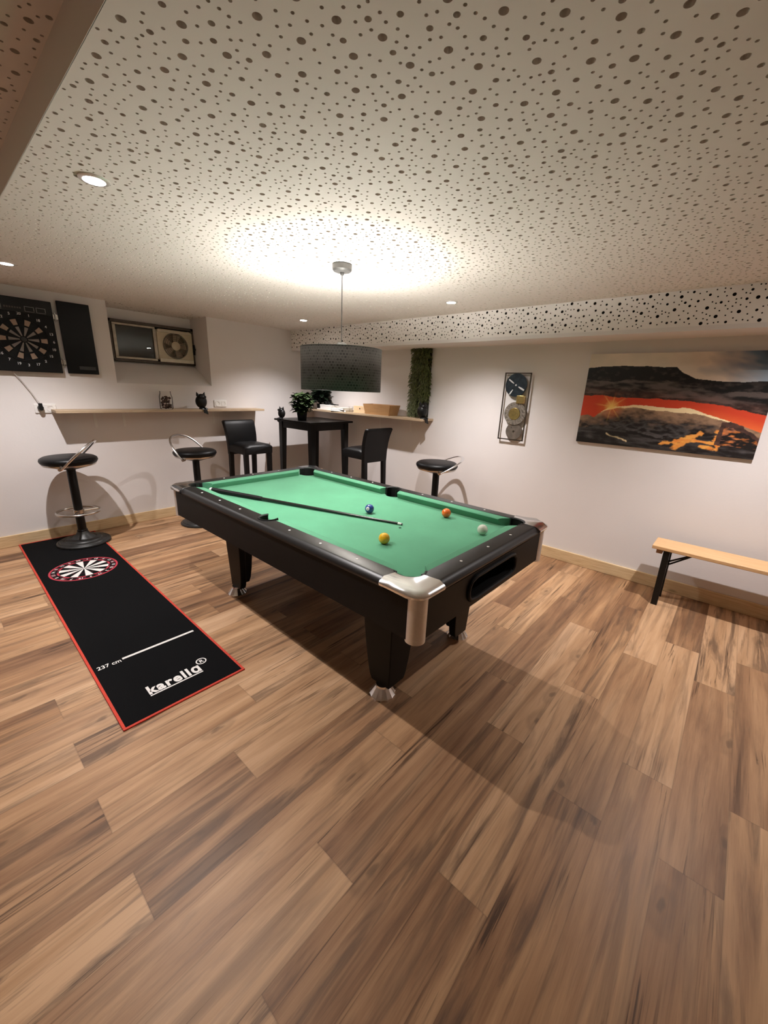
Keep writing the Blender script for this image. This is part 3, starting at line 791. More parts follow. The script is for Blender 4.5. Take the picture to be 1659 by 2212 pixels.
# ------------------------------------------------------------------ dart mat
mat_rot = radians(-.75)
rug = thing('dart_mat', 'black dart throwing mat with red edging and white print on the floor', 'mat', (.633, 3.215, 0), mat_rot)
RW, RL = .291, 1.475
MB().box(-RW + .012, -RL + .012, 0, RW - .012, RL - .012, .0062).build('mat_pile', M_rug, rug)
e = MB()
for a in ((-RW, -RL, RW, -RL + .013), (-RW, RL - .013, RW, RL), (-RW, -RL + .013, -RW + .013, RL - .013), (RW - .013, -RL + .013, RW, RL - .013)):
    e.box(a[0], a[1], 0, a[2], a[3], .0075)
e.build('edging', M_rugred, rug, bevel=.002)
def flat(poly, z, b): b.bm.faces.new([b.bm.verts.new((x, y, z)) for x, y in poly])
def sector(b, cx, cy, r0, r1, a0, a1, z, n=4):
    pts = [(cx + r1 * cos(a0 + (a1 - a0) * i / n), cy + r1 * sin(a0 + (a1 - a0) * i / n)) for i in range(n + 1)]
    pts += [(cx + r0 * cos(a1 + (a0 - a1) * i / n), cy + r0 * sin(a1 + (a0 - a1) * i / n)) for i in range(n + 1)] if r0 > 0 else [(cx, cy)]
    flat(pts, z, b)
dcx, dcy, dr = .0, 3.745 - 3.215, .228
NUM = [20, 1, 18, 4, 13, 6, 10, 15, 2, 17, 3, 19, 7, 16, 8, 11, 14, 9, 12, 5]
def target_print():
    """the printed board: one connected disc, fields told apart by their ink"""
    bm = bmesh.new(); radii = [.006, .060, .100, .106, .163, .176, .183, .215, dr]
    na = 80; V = []
    for r in radii: V.append([bm.verts.new((dcx + r * cos(2 * pi * (i + .5 * 0) / na), dcy + r * sin(2 * pi * i / na), .0066)) for i in range(na)])
    for k in range(len(radii) - 1):
        for i in range(na):
            f = bm.faces.new((V[k][i], V[k][(i + 1) % na], V[k + 1][(i + 1) % na], V[k + 1][i]))
            sec = int((((i + .5) / na * 360 + 9) % 360) // 18); white = (sec % 2 == 1)   # sector 5 is the top
            if k in (0, 1): m = 0 if white else 3
            elif k == 2: m = 0 if white else 2
            elif k == 3: m = 0 if white else 3
            elif k == 4: m = 1 if not white else 2
            elif k == 5: m = 3
            elif k == 6: m = 2 if not white else 3
            else: m = 1
            f.material_index = m
    bm.faces.new(V[0])
    me = bpy.data.meshes.new('printed_target'); bm.to_mesh(me); bm.free()
    for m in (M_print, M_printred, M_printdark, M_rug): me.materials.append(m)
    o = bpy.data.objects.new('printed_target', me); COL.objects.link(o); o.parent = rug
target_print()
for i, nn in enumerate(NUM):
    am = pi / 2 - 2 * pi * i / 20
    Mx = Matrix.Translation((dcx + .199 * cos(am), dcy + .199 * sin(am), .0068)) @ Matrix.Rotation(am - pi / 2, 4, 'Z') @ Matrix.Translation((0, -.0115, 0))
    text_mesh('printed_numeral', str(nn), .032, M_print, rug, Mx, .0007, 0, 'CENTER')
# throw line and lettering
ly = 2.285 - 3.215
MB().box(-.142, ly - .0085, .0062, .246, ly + .0085, .0067).build('throw_line', M_print, rug)
text_mesh('distance_text', '237 cm', .045, M_print, rug, Matrix.Translation((-.262, ly - .022, .0066)) @ Matrix.Shear('XZ', 4, (0, 0)) @ Matrix.Diagonal((.84, 1.0, 1, 1)), .0006, 0)
kx, ky = .498 - .633, 1.893 - 3.215
word = text_mesh('brand_word', 'karell\u0251', .086, M_print, rug, Matrix.Translation((kx, ky, .0066)) @ Matrix.Diagonal((.915, 1.08, 1, 1)), .0034, 0, 'LEFT', 1.17)
wx = max(v.co.x for v in word.data.vertices); wn_ = min(v.co.x for v in word.data.vertices)
MB().box(wn_, ky - .017, .0062, wx, ky - .009, .0067).build('underline', M_print, rug)
rc = (wx + .028, ky + .074)
rm = MB()
for i in range(40): sector(rm, rc[0], rc[1], .0215, .0275, 2 * pi * i / 40, 2 * pi * (i + 1) / 40, .0066, 1)
ring_o = rm.build('r', M_print, rug)
rr_ = text_mesh('r', 'R', .036, M_print, rug, Matrix.Translation((rc[0], rc[1] - .0125, .0066)), .0008, 0, 'CENTER')
join_meshes('registered_sign', [ring_o, rr_])

# ------------------------------------------------------------------ swivel bar stools
def make_stool(label):
    t = thing('swivel_stool', label, 'bar stool', (0, 0, 0), 0, 'round swivel bar stools')
    MB().lathe([(.205, 0), (.210, .006), (.208, .016), (.196, .024), (.186, .023), (.180, .030), (.150, .036), (.146, .034), (.138, .042), (.100, .050), (.094, .047), (.085, .056), (.058, .078), (.046, .098), (.040, .112), (0, .112)], seg=56).build('base', M_cast, t, smooth=30)
    MB().lathe([(.041, .108), (.041, .122), (.036, .126), (.0345, .126), (.0345, .71), (.03, .72), (0, .72)], seg=32).build('pole', M_black_metal, t)
    fr = MB()
    fr.tube([(.163 * cos(2 * pi * i / 48), .163 * sin(2 * pi * i / 48), .300) for i in range(48)], .0105, 10, True)
    fr.lathe([(.035, .28), (.043, .283), (.043, .318), (.035, .321)], seg=24)
    for i in range(3):
        a = 2 * pi * i / 3 + .5; fr.tube([(.04 * cos(a), .04 * sin(a), .3), (.158 * cos(a), .158 * sin(a), .3)], .008, 8)
    fr.build('footrest', M_steel, t)
    se = MB().lathe([(0, .735), (.19, .742), (.205, .757), (.213, .775), (.208, .793), (.188, .806), (.12, .813), (0, .815)], seg=56).build('seat', M_leather, t, smooth=60)
    MB().lathe([(.05, .712), (.15, .722), (.192, .734), (.198, .742), (.198, .750), (.19, .753), (.05, .74)], seg=48).build('seat_ring', M_steel, t)
    MB().lathe([(.036, .69), (.075, .70), (.13, .716), (.13, .722), (0, .722)], seg=32).build('seat_plate', M_black_metal, t)
    hp = []
    for i in range(41):
        f = -pi / 2 + pi * i / 40
        c_ = max(cos(f), 0) ** .75
        hp.append((-.015 + .225 * c_, .207 * (1 if f > 0 else -1) * abs(sin(f)) ** .85, .722 + .225 * c_))
    MB().tube(hp, .0105, 12).build('backrest_hoop', M_chrome, t)
    for s_ in (-1, 1): MB().cyl((-.02, s_ * .185, .728), (-.02, s_ * .22, .726), .013, seg=14).build('hoop_bracket', M_steel, t)
    return t
st = make_stool('black round swivel stool standing on the end of the dart mat')
st.location = (.795, 4.405, .0077); st.rotation_euler.z = radians(-25)
s2 = copy_tree(st); s2['label'] = 'black round swivel stool left of the leather bar chair, behind the pool table'
s2.location = (1.845, 4.27, 0); s2.rotation_euler.z = radians(118)
s3 = copy_tree(st)
for h_ in s3.children:
    if h_.name.startswith('backrest_hoop'):
        h_.data = h_.data.copy()
        for v in h_.data.vertices: v.co.z = .722 + (v.co.z - .722) * .62; v.co.x = -.015 + (v.co.x + .015) * 1.2
s3['label'] = 'black round swivel stool at the white right wall below the hanging greenery'
s3.location = (3.40, 2.255, 0); s3.rotation_euler.z = radians(-43)

# ------------------------------------------------------------------ bar chairs
def make_chair(label):
    t = thing('bar_chair', label, 'bar chair', (0, 0, 0), 0, 'black leather bar chairs')   # faces +Y
    w2, fy, by, zt = .150, .165, -.165, .80
    sm = MB(); nx = 12; rings = []
    for i in range(nx + 1):
        u = i / nx; y = by - .0 + (fy + .028 - by) * u
        e_ = min(1, min(u, 1 - u) * 6) ** .5
        dz = .014 * sin(pi * u) ** .5 if 0 < u < 1 else 0
        h = .176
        rings.append([(-h, y, zt - .075), (h, y, zt - .075), (h + .004, y, zt), (h - .012, y, zt + .022 * e_ + .003), (h * .5, y, zt + .028 * e_ + dz), (-h * .5, y, zt + .028 * e_ + dz), (-h + .012, y, zt + .022 * e_ + .003), (-h - .004, y, zt)])
    sm.rings(rings).build('seat', M_leather, t, smooth=50)
    bk = MB(); rings = []
    prof = [(.690, by - .024, by + .020), (.80, by - .026, by + .022), (.90, by - .038, by + .012), (.98, by - .058, by - .008), (1.03, by - .078, by - .026), (1.062, by - .092, by - .040), (1.076, by - .086, by - .055)]
    for z, y0, y1 in prof:
        h = .178 + .018 * max(0, (z - .7) / .37)
        r = .03 if z > 1.05 else 0
        hh = h - (.012 if z > 1.07 else 0)
        rings.append([(-hh, y0, z), (hh, y0, z), (hh, y1, z), (hh * .9, y1 + .006, z), (-hh * .9, y1 + .006, z), (-hh, y1, z)])
    bk.rings(rings).build('backrest', M_leather, t, smooth=55, bevel=.008)
    for sx in (-1, 1):
        for y, z1 in ((fy, zt - .07), (by, .71)):
            sp2 = -.03 if y < 0 else 0
            MB().rings([[(sx * w2 + a * .020, y + sp2 + b * .020, 0) for a, b in ((-1, -1), (1, -1), (1, 1), (-1, 1))],
                        [(sx * w2 + a * .024, y + b * .024, z1) for a, b in ((-1, -1), (1, -1), (1, 1), (-1, 1))]]).build('leg', M_leather, t, bevel=.003)
    st_ = MB(); st_.box(-w2, fy - .014, .25, w2, fy + .014, .285); st_.box(-w2 - .014, by, .25, -w2 + .014, fy, .28); st_.box(w2 - .014, by, .25, w2 + .014, fy, .28)
    st_.build('footrest', M_tabletop, t)
    return t
ch = make_chair('black leather bar chair with its back to the window wall, left of the bar table')
ch.location = (2.497, 4.29, 0); ch.rotation_euler.z = radians(180)
c2 = copy_tree(ch); c2['label'] = 'black leather bar chair seen from behind, right of the corner bar table'
c2.location = (3.375, 3.262, 0); c2.rotation_euler.z = radians(-3)

# ------------------------------------------------------------------ corner bar table
BX0, BX1, BY0, BY1, BTZ = 2.965, 3.645, 3.742, 4.475, 1.09
btb = thing('bar_table', 'tall square black bar table standing in the room corner', 'table', ((BX0 + BX1) / 2, (BY0 + BY1) / 2, 0))
hx, hy = (BX1 - BX0) / 2, (BY1 - BY0) / 2
MB().box(-hx, -hy, BTZ - .022, hx, hy, BTZ).build('table_top', M_tabletop, btb, bevel=.003)
ap = MB(); ia = .048
for a in ((-hx + ia, -hy + ia, hx - ia, -hy + ia + .02), (-hx + ia, hy - ia - .02, hx - ia, hy - ia), (-hx + ia, -hy + ia, -hx + ia + .02, hy - ia), (hx - ia - .02, -hy + ia, hx - ia, hy - ia)):
    ap.box(a[0], a[1], BTZ - .105, a[2], a[3], BTZ - .022)
ap.build('apron', M_tabletop, btb)
for sx in (-1, 1):
    for sy in (-1, 1):
        x1, y1 = sx * (hx - .04), sy * (hy - .04)
        MB().rings([[(x1 - sx * a, y1 - sy * b, z) for a, b in ((0, 0), (w, 0), (w, w), (0, w))] for z, w in ((0, .045), (BTZ - .13, .070), (BTZ - .022, .070))]).build('leg', M_tabletop, btb, bevel=.003)

# ------------------------------------------------------------------ wall shelves
def bracket(b, p, dx, dy, L):
    """thin white L bracket: wall leg and arm"""
    x, y, z = p
    b.box(*[min(a, c_) for a, c_ in ((x - .012 * abs(dy) , x + .012 * abs(dy) + dx * .003),)][0:0] or (0, 0, 0, 0, 0, 0)) if False else None
sA = thing('wall_shelf', 'narrow pine shelf on the window wall behind the swivel stools', 'shelf', (1.82, WA, 1.178))
MB().box(-1.033, -.205, 0, 1.030, 0, .024).build('shelf_board', M_shelf_x, sA, bevel=.002)
for x in (1.113, 1.357, 2.29):
    MB().box(x - 1.82 - .012, -.17, -.004, x - 1.82 + .012, 0, 0).box(x - 1.82 - .012, -.004, -.15, x - 1.82 + .012, 0, 0).build('shelf_bracket', M_white_plastic, sA)
sB = thing('wall_shelf', 'narrow pine shelf on the right wall below the hanging greenery', 'shelf', (WB, 3.58, 1.178))
MB().box(-.235, -.970, 0, 0, 1.12, .024).build('shelf_board', M_shelf_y, sB, bevel=.002)
for y in (2.923, 3.40):
    MB().box(-.17, y - 3.58 - .012, -.004, 0, y - 3.58 + .012, 0).box(-.004, y - 3.58 - .012, -.15, 0, y - 3.58 + .012, 0).build('shelf_bracket', M_white_plastic, sB)
SZ = 1.202

# glass jar with brown pieces
jar = thing('glass_jar', 'glass jar of dark brown pieces on the shelf below the window', 'jar', (1.735, 4.585, SZ))
MB().lathe([(.0, .001), (.055, .001), (.062, .01), (.062, .125), (.052, .16), (.052, .178), (.054, .182), (.050, .182), (.049, .16), (.058, .124), (.058, .012), (.0, .008)], seg=40, cap0=False, cap1=False).build('jar_wall', M_jar, jar)
rj = random.Random(3); jb = MB()
for i in range(70):
    a = rj.uniform(0, 2 * pi); r = .045 * sqrt(rj.random()); z = .018 + .11 * rj.random() ** 1.7
    s_ = rj.uniform(.008, .015)
    jb.ball((r * cos(a), r * sin(a), z), s_, s_ * rj.uniform(.6, 1), s_ * rj.uniform(.6, 1.2), seg=8)
fl = jb.build('jar_filling', mat('dark_brown_pieces', (.06, .03, .022), .6, var=.7, scale=40), jar); fl['kind'] = 'stuff'
pj = MB()
for i in range(9):
    a = rj.uniform(0, 2 * pi); r = .04 * sqrt(rj.random()); z = .03 + .10 * rj.random()
    pj.ball((r * cos(a), r * sin(a), z), .011, .009, .011, seg=8)
pf = pj.build('pale_filling', mat('pale_pieces', (.45, .33, .28), .6), jar); pf['kind'] = 'stuff'

# black owl figures perched on shelf edges and on the bar table
def make_owl(label):
    t = thing('owl_figure', label, 'figurine', (0, 0, 0), 0, 'black owl figures')
    MB().ball((0, 0, .062), .048, .040, .056, seg=28).ball((0, -.006, .096), .036, .034, .030, seg=24).build('body', M_black_metal, t, smooth=70)
    for s_ in (-1, 1):
        MB().lathe([(.014, 0), (.010, .014), (.0005, .034)], seg=12, M=Matrix.Rotation(s_ * .35, 4, 'Y')).build('ear', M_black_metal, t, loc=(s_ * .026, 0, .110))
        MB().lathe([(.0, 0), (.011, .001), (.012, .004), (.006, .006), (0, .006)], seg=16, M=Matrix.Rotation(pi / 2, 4, 'X')).build('eye', M_black_rubber, t, loc=(s_ * .015, -.0335, .101))
        MB().rings([[(s_ * .016 - .012, -.050, 0), (s_ * .016 + .012, -.050, 0), (s_ * .016 + .010, .0, 0), (s_ * .016 - .010, .0, 0)], [(s_ * .016 - .006, -.046, .010), (s_ * .016 + .006, -.046, .010), (s_ * .016 + .006, .0, .018), (s_ * .016 - .006, .0, .018)]]).build('foot', M_black_metal, t)
    MB().lathe([(.0006, 0), (.006, .004), (.0005, .014)], seg=8, M=Matrix.Rotation(2.3, 4, 'X')).build('beak', M_black_metal, t, loc=(0, -.036, .094))
    MB().rings([[(-.016, -.052, 0), (.016, -.052, 0), (.016, -.045, .0), (-.016, -.045, .0)], [(-.014, -.056, -.030), (.022, -.058, -.042), (.022, -.052, -.042), (-.014, -.050, -.030)]]).build('tail', M_black_metal, t)
    t.scale = (1.3, 1.3, 1.3)
    return t
ow = make_owl('black owl figure perched on the window wall shelf beside the double socket')
ow.location = (2.095, 4.563, SZ); ow.rotation_euler.z = radians(8)
o2 = copy_tree(ow); o2['label'] = 'black owl figure on the left corner of the bar table beside the potted plant'
o2.scale = (1.05, 1.05, 1.05); o2.location = (3.010, 4.372, BTZ); o2.rotation_euler.z = radians(-90)
o3 = copy_tree(ow); o3['label'] = 'black owl figure on the right end of the shelf by the hanging greenery'
o3.location = (3.645, 2.662, SZ); o3.rotation_euler.z = radians(-4)

# plants
def leaf_shape(b, base, d, L, W, nrm, curl=.2, tip=.02):
    d = d.normalized(); s_ = d.cross(nrm).normalized(); nrm = s_.cross(d)
    rows = []
    for i in range(5):
        u = i / 4; w = W * sin(pi * min(.999, .08 + .92 * u)) ** .7 if i < 4 else W * tip
        c_ = base + d * L * u - Vector((0, 0, 1)) * curl * L * u * u
        rows.append((c_ - s_ * w / 2 + nrm * .12 * w, c_, c_ + s_ * w / 2 + nrm * .12 * w))
    V = [[b.bm.verts.new(p) for p in r] for r in rows]
    for a, c_ in zip(V[:-1], V[1:]):
        b.bm.faces.new((a[0], a[1], c_[1], c_[0])); b.bm.faces.new((a[1], a[2], c_[2], c_[1]))
def plant(name, label, loc, potr, poth, n, H, R, m, seed, Lr, Wr):
    t = thing(name, label, 'plant', loc)
    MB().lathe([(0, 0), (potr * .78, 0), (potr * .82, .004), (potr, poth), (potr * .93, poth), (potr * .9, poth - .012)], seg=36, cap1=False).build('pot', M_black_rubber, t)
    MB().cyl((0, 0, poth - .02), (0, 0, poth - .012), potr * .9, seg=24).build('soil', M_soil, t)
    rg = random.Random(seed); b = MB(); st_ = MB()
    for i in range(n):
        a = rg.uniform(0, 2 * pi); q_ = rg.random() ** .6; z = poth + H * (rg.random() ** .9)
        k = sqrt(max(.15, 1 - ((z - poth) / H - .45) ** 2 * 2.4))
        p = Vector((R * k * q_ * cos(a), R * k * q_ * sin(a), z))
        if i % 4 == 0: st_.tube([(0, 0, poth - .012), (p.x * .4, p.y * .4, poth + (z - poth) * .6), p], .0022, 5)
        d = Vector((cos(a), sin(a), rg.uniform(-.2, .9)))
        leaf_shape(b, p, d, rg.uniform(*Lr), rg.uniform(*Wr), Vector((rg.uniform(-.4, .4), rg.uniform(-.4, .4), 1)), rg.uniform(.1, .5), .42)
    f = b.build('foliage', m, t, smooth=80, norm=False)
    st_.build('stems', M_leaf2, t)
    return t
plant('potted_plant', 'round bushy green plant in a black pot on the bar table', (3.115, 4.095, BTZ), .063, .092, 330, .225, .105, M_leaf, 4, (.045, .07), (.045, .065))
plant('potted_plant', 'upright blackish plant at the corner end of the right wall shelf', (3.665, 4.40, SZ), .055, .07, 220, .20, .10, M_leaf2, 8, (.05, .09), (.05, .07))

# hanging greenery panel
gp = thing('greenery_panel', 'tall narrow panel of artificial green leaves on the right wall', 'wall plant', (WB, 2.80, SZ))
MB().box(-.025, -.115, .01, 0, .115, .745).build('backing_board', mat('dark_backing', (.012, .014, .008), .8), gp)
rg = random.Random(9); b = MB()
for i in range(2600):
    z = rg.uniform(.02, .745); y = rg.uniform(-.118, .118) ; dep = -rg.uniform(.02, .085) * (1 - .35 * (abs(y) / .118) ** 2)
    if z < .19 and y < -.055: continue
    d = Vector((-rg.uniform(.1, .7), rg.uniform(-.8, .8) + (.8 if y > .10 else -.8 if y < -.10 else 0), -rg.uniform(.2, 1.0)))
    leaf_shape(b, Vector((dep, y + (.015 * (1 if y > 0 else -1) if z < .5 else 0), z)), d, rg.uniform(.018, .044), rg.uniform(.005, .010), Vector((-1, rg.uniform(-.5, .5), .3)), .3)
b.build('foliage', M_ivy, gp, smooth=80, norm=False)

# things lying on the right shelf
wb = thing('white_box', 'small white cardboard box on the shelf behind the bar table', 'box', (3.64, 4.195, SZ))
MB().box(-.06, -.115, 0, .06, .115, .062).build('box_body', M_paper, wb, bevel=.002)
MB().box(-.062, -.117, .050, .062, .117, .066).build('box_lid', M_white_plastic, wb, bevel=.002)
tag(MB().box(-.05, -.03, 0, .045, .045, .012).build('white_card', M_paper, loc=(3.64, 4.345, SZ)), 'flat white card left of the white box on the shelf', 'card')
gd = MB()
gd.tube([(0, .10, .012), (0, .05, .026), (.0, .0, .012), (0, -.05, .008), (.01, -.13, .007)], [.010, .014, .012, .008, .005], 10)
gd.box(-.02, .06, 0, .02, .10, .045)
tag(gd.build('hand_brush', M_black_rubber, loc=(3.62, 4.13, SZ + .066)), 'black brush lying on top of the white box', 'brush')
for k, (x, y, a, dz, lab) in enumerate(((3.63, 3.93, .05, 0, 'lower white booklet of the pair between white box and wooden block'), (3.635, 3.945, -.12, .022, 'upper white booklet lying on the other one beside the white box'))):
    bk_ = thing('booklet', lab, 'booklet', (x, y, SZ + dz), a, 'white booklets on the shelf')
    MB().box(-.075, -.135, .002, .075, .135, .019).build('pages', M_paper, bk_)
    MB().box(-.077, -.137, 0, .077, .137, .002).box(-.077, -.137, .019, .077, .137, .0215).build('cover', mat('cream_cover', (.75, .70, .62), .4), bk_)
gt = thing('drinking_glass', 'small clear glass between the booklets and the wooden block', 'glass', (3.60, 3.735, SZ))
MB().lathe([(0, .001), (.022, .001), (.027, .07), (.0255, .07), (.021, .006), (0, .006)], seg=28, cap0=False, cap1=False).build('glass_wall', M_jar, gt)
wk = thing('wooden_block', 'pale wooden block with a small dark hole beside the brown box', 'block', (3.655, 3.60, SZ))
MB().box(-.045, -.10, 0, .045, .10, .082).build('block_body', M_palewood, wk, bevel=.003)
MB().cyl((-.0455, -.01, .052), (-.0440, -.01, .052), .010, seg=16).build('block_hole', M_soil, wk)
tb = thing('wooden_tray_box', 'open brown wooden box with slanted sides on the right shelf', 'box', (3.655, 3.275, SZ))
wb_ = MB()
def slab(b, P, th):  # thin slanted wall from four corner points, thickened along its normal
    P = [Vector(p) for p in P]; nrm = (P[1] - P[0]).cross(P[3] - P[0]).normalized() * th
    b.rings([P, [p + nrm for p in P]])
b0x, b0y, b1x, b1y, bh = .07, .185, .085, .215, .118
slab(wb_, [(-b0x, b0y, 0), (-b0x, -b0y, 0), (-b1x, -b1y, bh), (-b1x, b1y, bh)], .008)
slab(wb_, [(b0x, -b0y, 0), (b0x, b0y, 0), (b1x, b1y, bh), (b1x, -b1y, bh)], .008)
slab(wb_, [(-b0x, -b0y, 0), (b0x, -b0y, 0), (b1x, -b1y, bh), (-b1x, -b1y, bh)], .008)
slab(wb_, [(b0x, b0y, 0), (-b0x, b0y, 0), (-b1x, b1y, bh), (b1x, b1y, bh)], .008)
wb_.box(-b0x, -b0y, 0, b0x, b0y, .008)
wb_.build('box_body', M_boxwood, tb)

# ------------------------------------------------------------------ sockets and the dartboard lead
def socket(name, label, x, z, n, loc):
    t = thing(name, label, 'socket', loc)
    W = .071 * n + .012
    MB().box(-W / 2, -.011, -.040, W / 2, 0, .040).build('frame', M_white_plastic, t, bevel=.005)
    for i in range(n):
        cx = (i - (n - 1) / 2) * .071
        r = MB().rings([[(cx + q * cos(2 * pi * k / 32), -y, q * sin(2 * pi * k / 32)) for k in range(32)] for q, y in ((.029, .011), (.029, .014), (.0215, .014), (.0205, .002), (.0002, .0015))], cap0=False)
        r.build('outlet', M_white_plastic, t)
        MB().cyl((cx, -.0018, 0), (cx, -.0026, 0), .0195, seg=28).build('recess_shade', M_recess_shade, t)  # grey disc puts the shade of the outlet recess into colour
        for s_ in (-1, 1): MB().cyl((cx + s_ * .0095, -.0022, 0), (cx + s_ * .0095, -.0032, 0), .0042, seg=12).build('pin_hole', M_black_dark, t)
    return t
socket('wall_socket', 'white double wall socket with a black plug below the dartboard', 0, 0, 2, (.752, WA, 1.208))
socket('wall_socket', 'white double wall socket above the shelf, right of the owl figure', 0, 0, 2, (2.385, WA, 1.256))
lead = thing('power_lead', 'thin cable with a black plug running down from the dartboard', 'cable', (.716, WA, 1.215))
MB().rings([[(x, -.013, z) for x, z in arc(0, 0, .021, 0, 2 * pi * 15 / 16, 15)], [(x, -.030, z) for x, z in arc(0, 0, .022, 0, 2 * pi * 15 / 16, 15)], [(x * .75, -.055, z) for x, z in arc(0, 0, .022, 0, 2 * pi * 15 / 16, 15)]]).box(-.013, -.052, .012, .013, -.026, .040).build('plug', M_black_rubber, lead)
MB().tube([(0, -.038, .038), (-.01, -.030, .06), (-.045, -.02, .14), (-.098, -.018, .24), (-.137, -.02, .297)], .0032, 8).build('cable', M_fabric_cable, lead)

# ------------------------------------------------------------------ electronic dartboard
DBX, DBZ = .676, 1.80
db = thing('electronic_dartboard', 'black electronic dartboard cabinet hanging on the window wall', 'dartboard', (DBX, WA, DBZ))
MB().box(-.245, -.055, -.285, .245, 0, .290).build('housing', mat('black_housing', (.0045, .0044, .0044), .4, spec=.2), db, bevel=.006)
MB().box(-.243, -.062, .178, .243, -.054, .287).build('display_panel', mat('dark_display', (.010, .0105, .010), .35, spec=.25), db, bevel=.002)
seg_m = mat('pale_display_lines', (.23, .235, .23), .5)
sg = MB()
def bracket_box(b, x, z, w, h, left):
    yy0, yy1, q_ = -.0630, -.0618, .0035
    b.box(x, yy0, z + h - q_, x + w, yy1, z + h); b.box(x, yy0, z, x + w, yy1, z + q_ * .6)
    b.box(x, yy0, z, x + q_, yy1, z + h) if left else None
    b.box(x + w - q_, yy0, z + h * .2, x + w, yy1, z + h)
for x, l in ((-.215, True), (-.145, True), (.060, True), (.135, True)): bracket_box(sg, x, .188, .062, .040, l)
sg.build('score_digits', seg_m, db)
sl = MB()
for i in range(7): sl.box(-.068 + i * .016, -.0630, .205, -.068 + i * .016 + .011, -.0618, .218)
sl.build('display_strip', mat('dim_display_print', (.07, .055, .045), .5), db)
bx, bz = .018, -.03
sd_t = mat('tan_board_fields', (.33, .23, .165), .5); sd_g = mat('grey_board_fields', (.21, .185, .17), .5)
def wedge(b, r0, r1, a0, a1, y0, y1, n=4):
    pts = [(bx + r1 * cos(a0 + (a1 - a0) * i / n), bz + r1 * sin(a0 + (a1 - a0) * i / n)) for i in range(n + 1)] + [(bx + r0 * cos(a1 + (a0 - a1) * i / n), bz + r0 * sin(a1 + (a0 - a1) * i / n)) for i in range(n + 1)]
    b.rings([[(x, y0, z) for x, z in pts], [(x, y1, z) for x, z in pts]])
sd_b = mat('black_board_fields', (.0035, .0035, .004), .5, spec=.2)
for i in range(20):
    am = pi / 2 - 2 * pi * i / 20; a0, a1 = am - pi / 20 + .03, am + pi / 20 - .03
    od = i % 2 == 1
    for nm, r0, r1, m_, y_ in (('outer_field', .112, .155, sd_t if od else sd_b, -.063), ('inner_field', .026, .098, sd_g if od else sd_b, -.063), ('double_field', .158, .170, sd_b, -.062), ('triple_field', .100, .110, sd_b, -.062)):
        b = MB(); wedge(b, r0, r1, a0, a1, y_, -.055); b.build(nm, m_, db)
MB().lathe([(.02, 0), (.02, .008), (.008, .011), (0, .011)], (bx, -.055, bz), 28, M=Matrix.Rotation(pi / 2, 4, 'X')).build('bullseye', mat('dark_bullseye', (.02, .018, .017), .5), db)
web = MB()
for r in (.0245, .099, .111, .1565, .171): web.tube([(bx + r * cos(2 * pi * i / 60), -.0605, bz + r * sin(2 * pi * i / 60)) for i in range(60)], .0015, 6, True)
web.build('spider_ring', M_black_metal, db)
num_m = mat('white_numerals', (.62, .62, .63), .5)
RX90 = Matrix.Rotation(pi / 2, 4, 'X')
for i, nn in enumerate(NUM):
    am = pi / 2 - 2 * pi * i / 20
    Mx = Matrix.Translation((bx + .200 * cos(am), -.0556, bz + .200 * sin(am) - .010)) @ RX90
    text_mesh('numeral', str(nn), .028, num_m, db, Mx, .0005, .0002, 'CENTER')
# opened door
door = MB(); Mh = Matrix.Translation((.286, -.012, 0)) @ Matrix.Rotation(radians(-2), 4, 'Z')
door.box(0, -.022, -.283, .236, 0, .312, Mh)
dr_ = door.build('cabinet_door', mat('black_gloss_door', (.0035, .0035, .0038), .3, spec=.2), db, bevel=.004)
hg = MB()
for z in (-.19, .18): hg.cyl((.265, -.02, z - .03), (.265, -.02, z + .03), .006, seg=12); hg.box(.24, -.02, z - .02, .29, -.014, z + .02)
hg.build('hinge', M_steel, db)
MB().box(.09, -.026, -.246, .215, -.021, -.216, Mh).build('dart_holder', mat('dark_grey_holder', (.022, .022, .023), .4), dr_, bevel=.002)

# ------------------------------------------------------------------ wall art: wire frame with discs (wall clock)
wc = thing('wall_clock', 'upright wire framed wall clock with blue, gold and grey discs', 'clock', (WB, 1.6735, 1.381))
fr = MB(); ya, yb, za, zb, xo = -.1235, .1235, -.305, .305, -.03
for p0, p1 in (((ya, za), (yb, za)), ((ya, zb), (yb, zb)), ((ya, za), (ya, zb)), ((yb, za), (yb, zb))):
    fr.box(xo - .005, min(p0[0], p1[0]) - .005, min(p0[1], p1[1]) - .005, xo + .005, max(p0[0], p1[0]) + .005, max(p0[1], p1[1]) + .005)
for z in (-.19, .24): fr.box(-.03, -.003, z - .003, 0, .003, z + .003)
fr.build('wire_frame', M_bronze, wc)
def disc(name, y, z, r, x0, th, m, seg=56):
    return MB().cyl((x0, y, z), (x0 - th, y, z), r, seg=seg).build(name, m, wc, bevel=.0015)
fc = disc('clock_face', .004, .199, .105, -.034, .008, M_navy)
hd = MB(); ctr = Vector((-.0445, .004, .199))
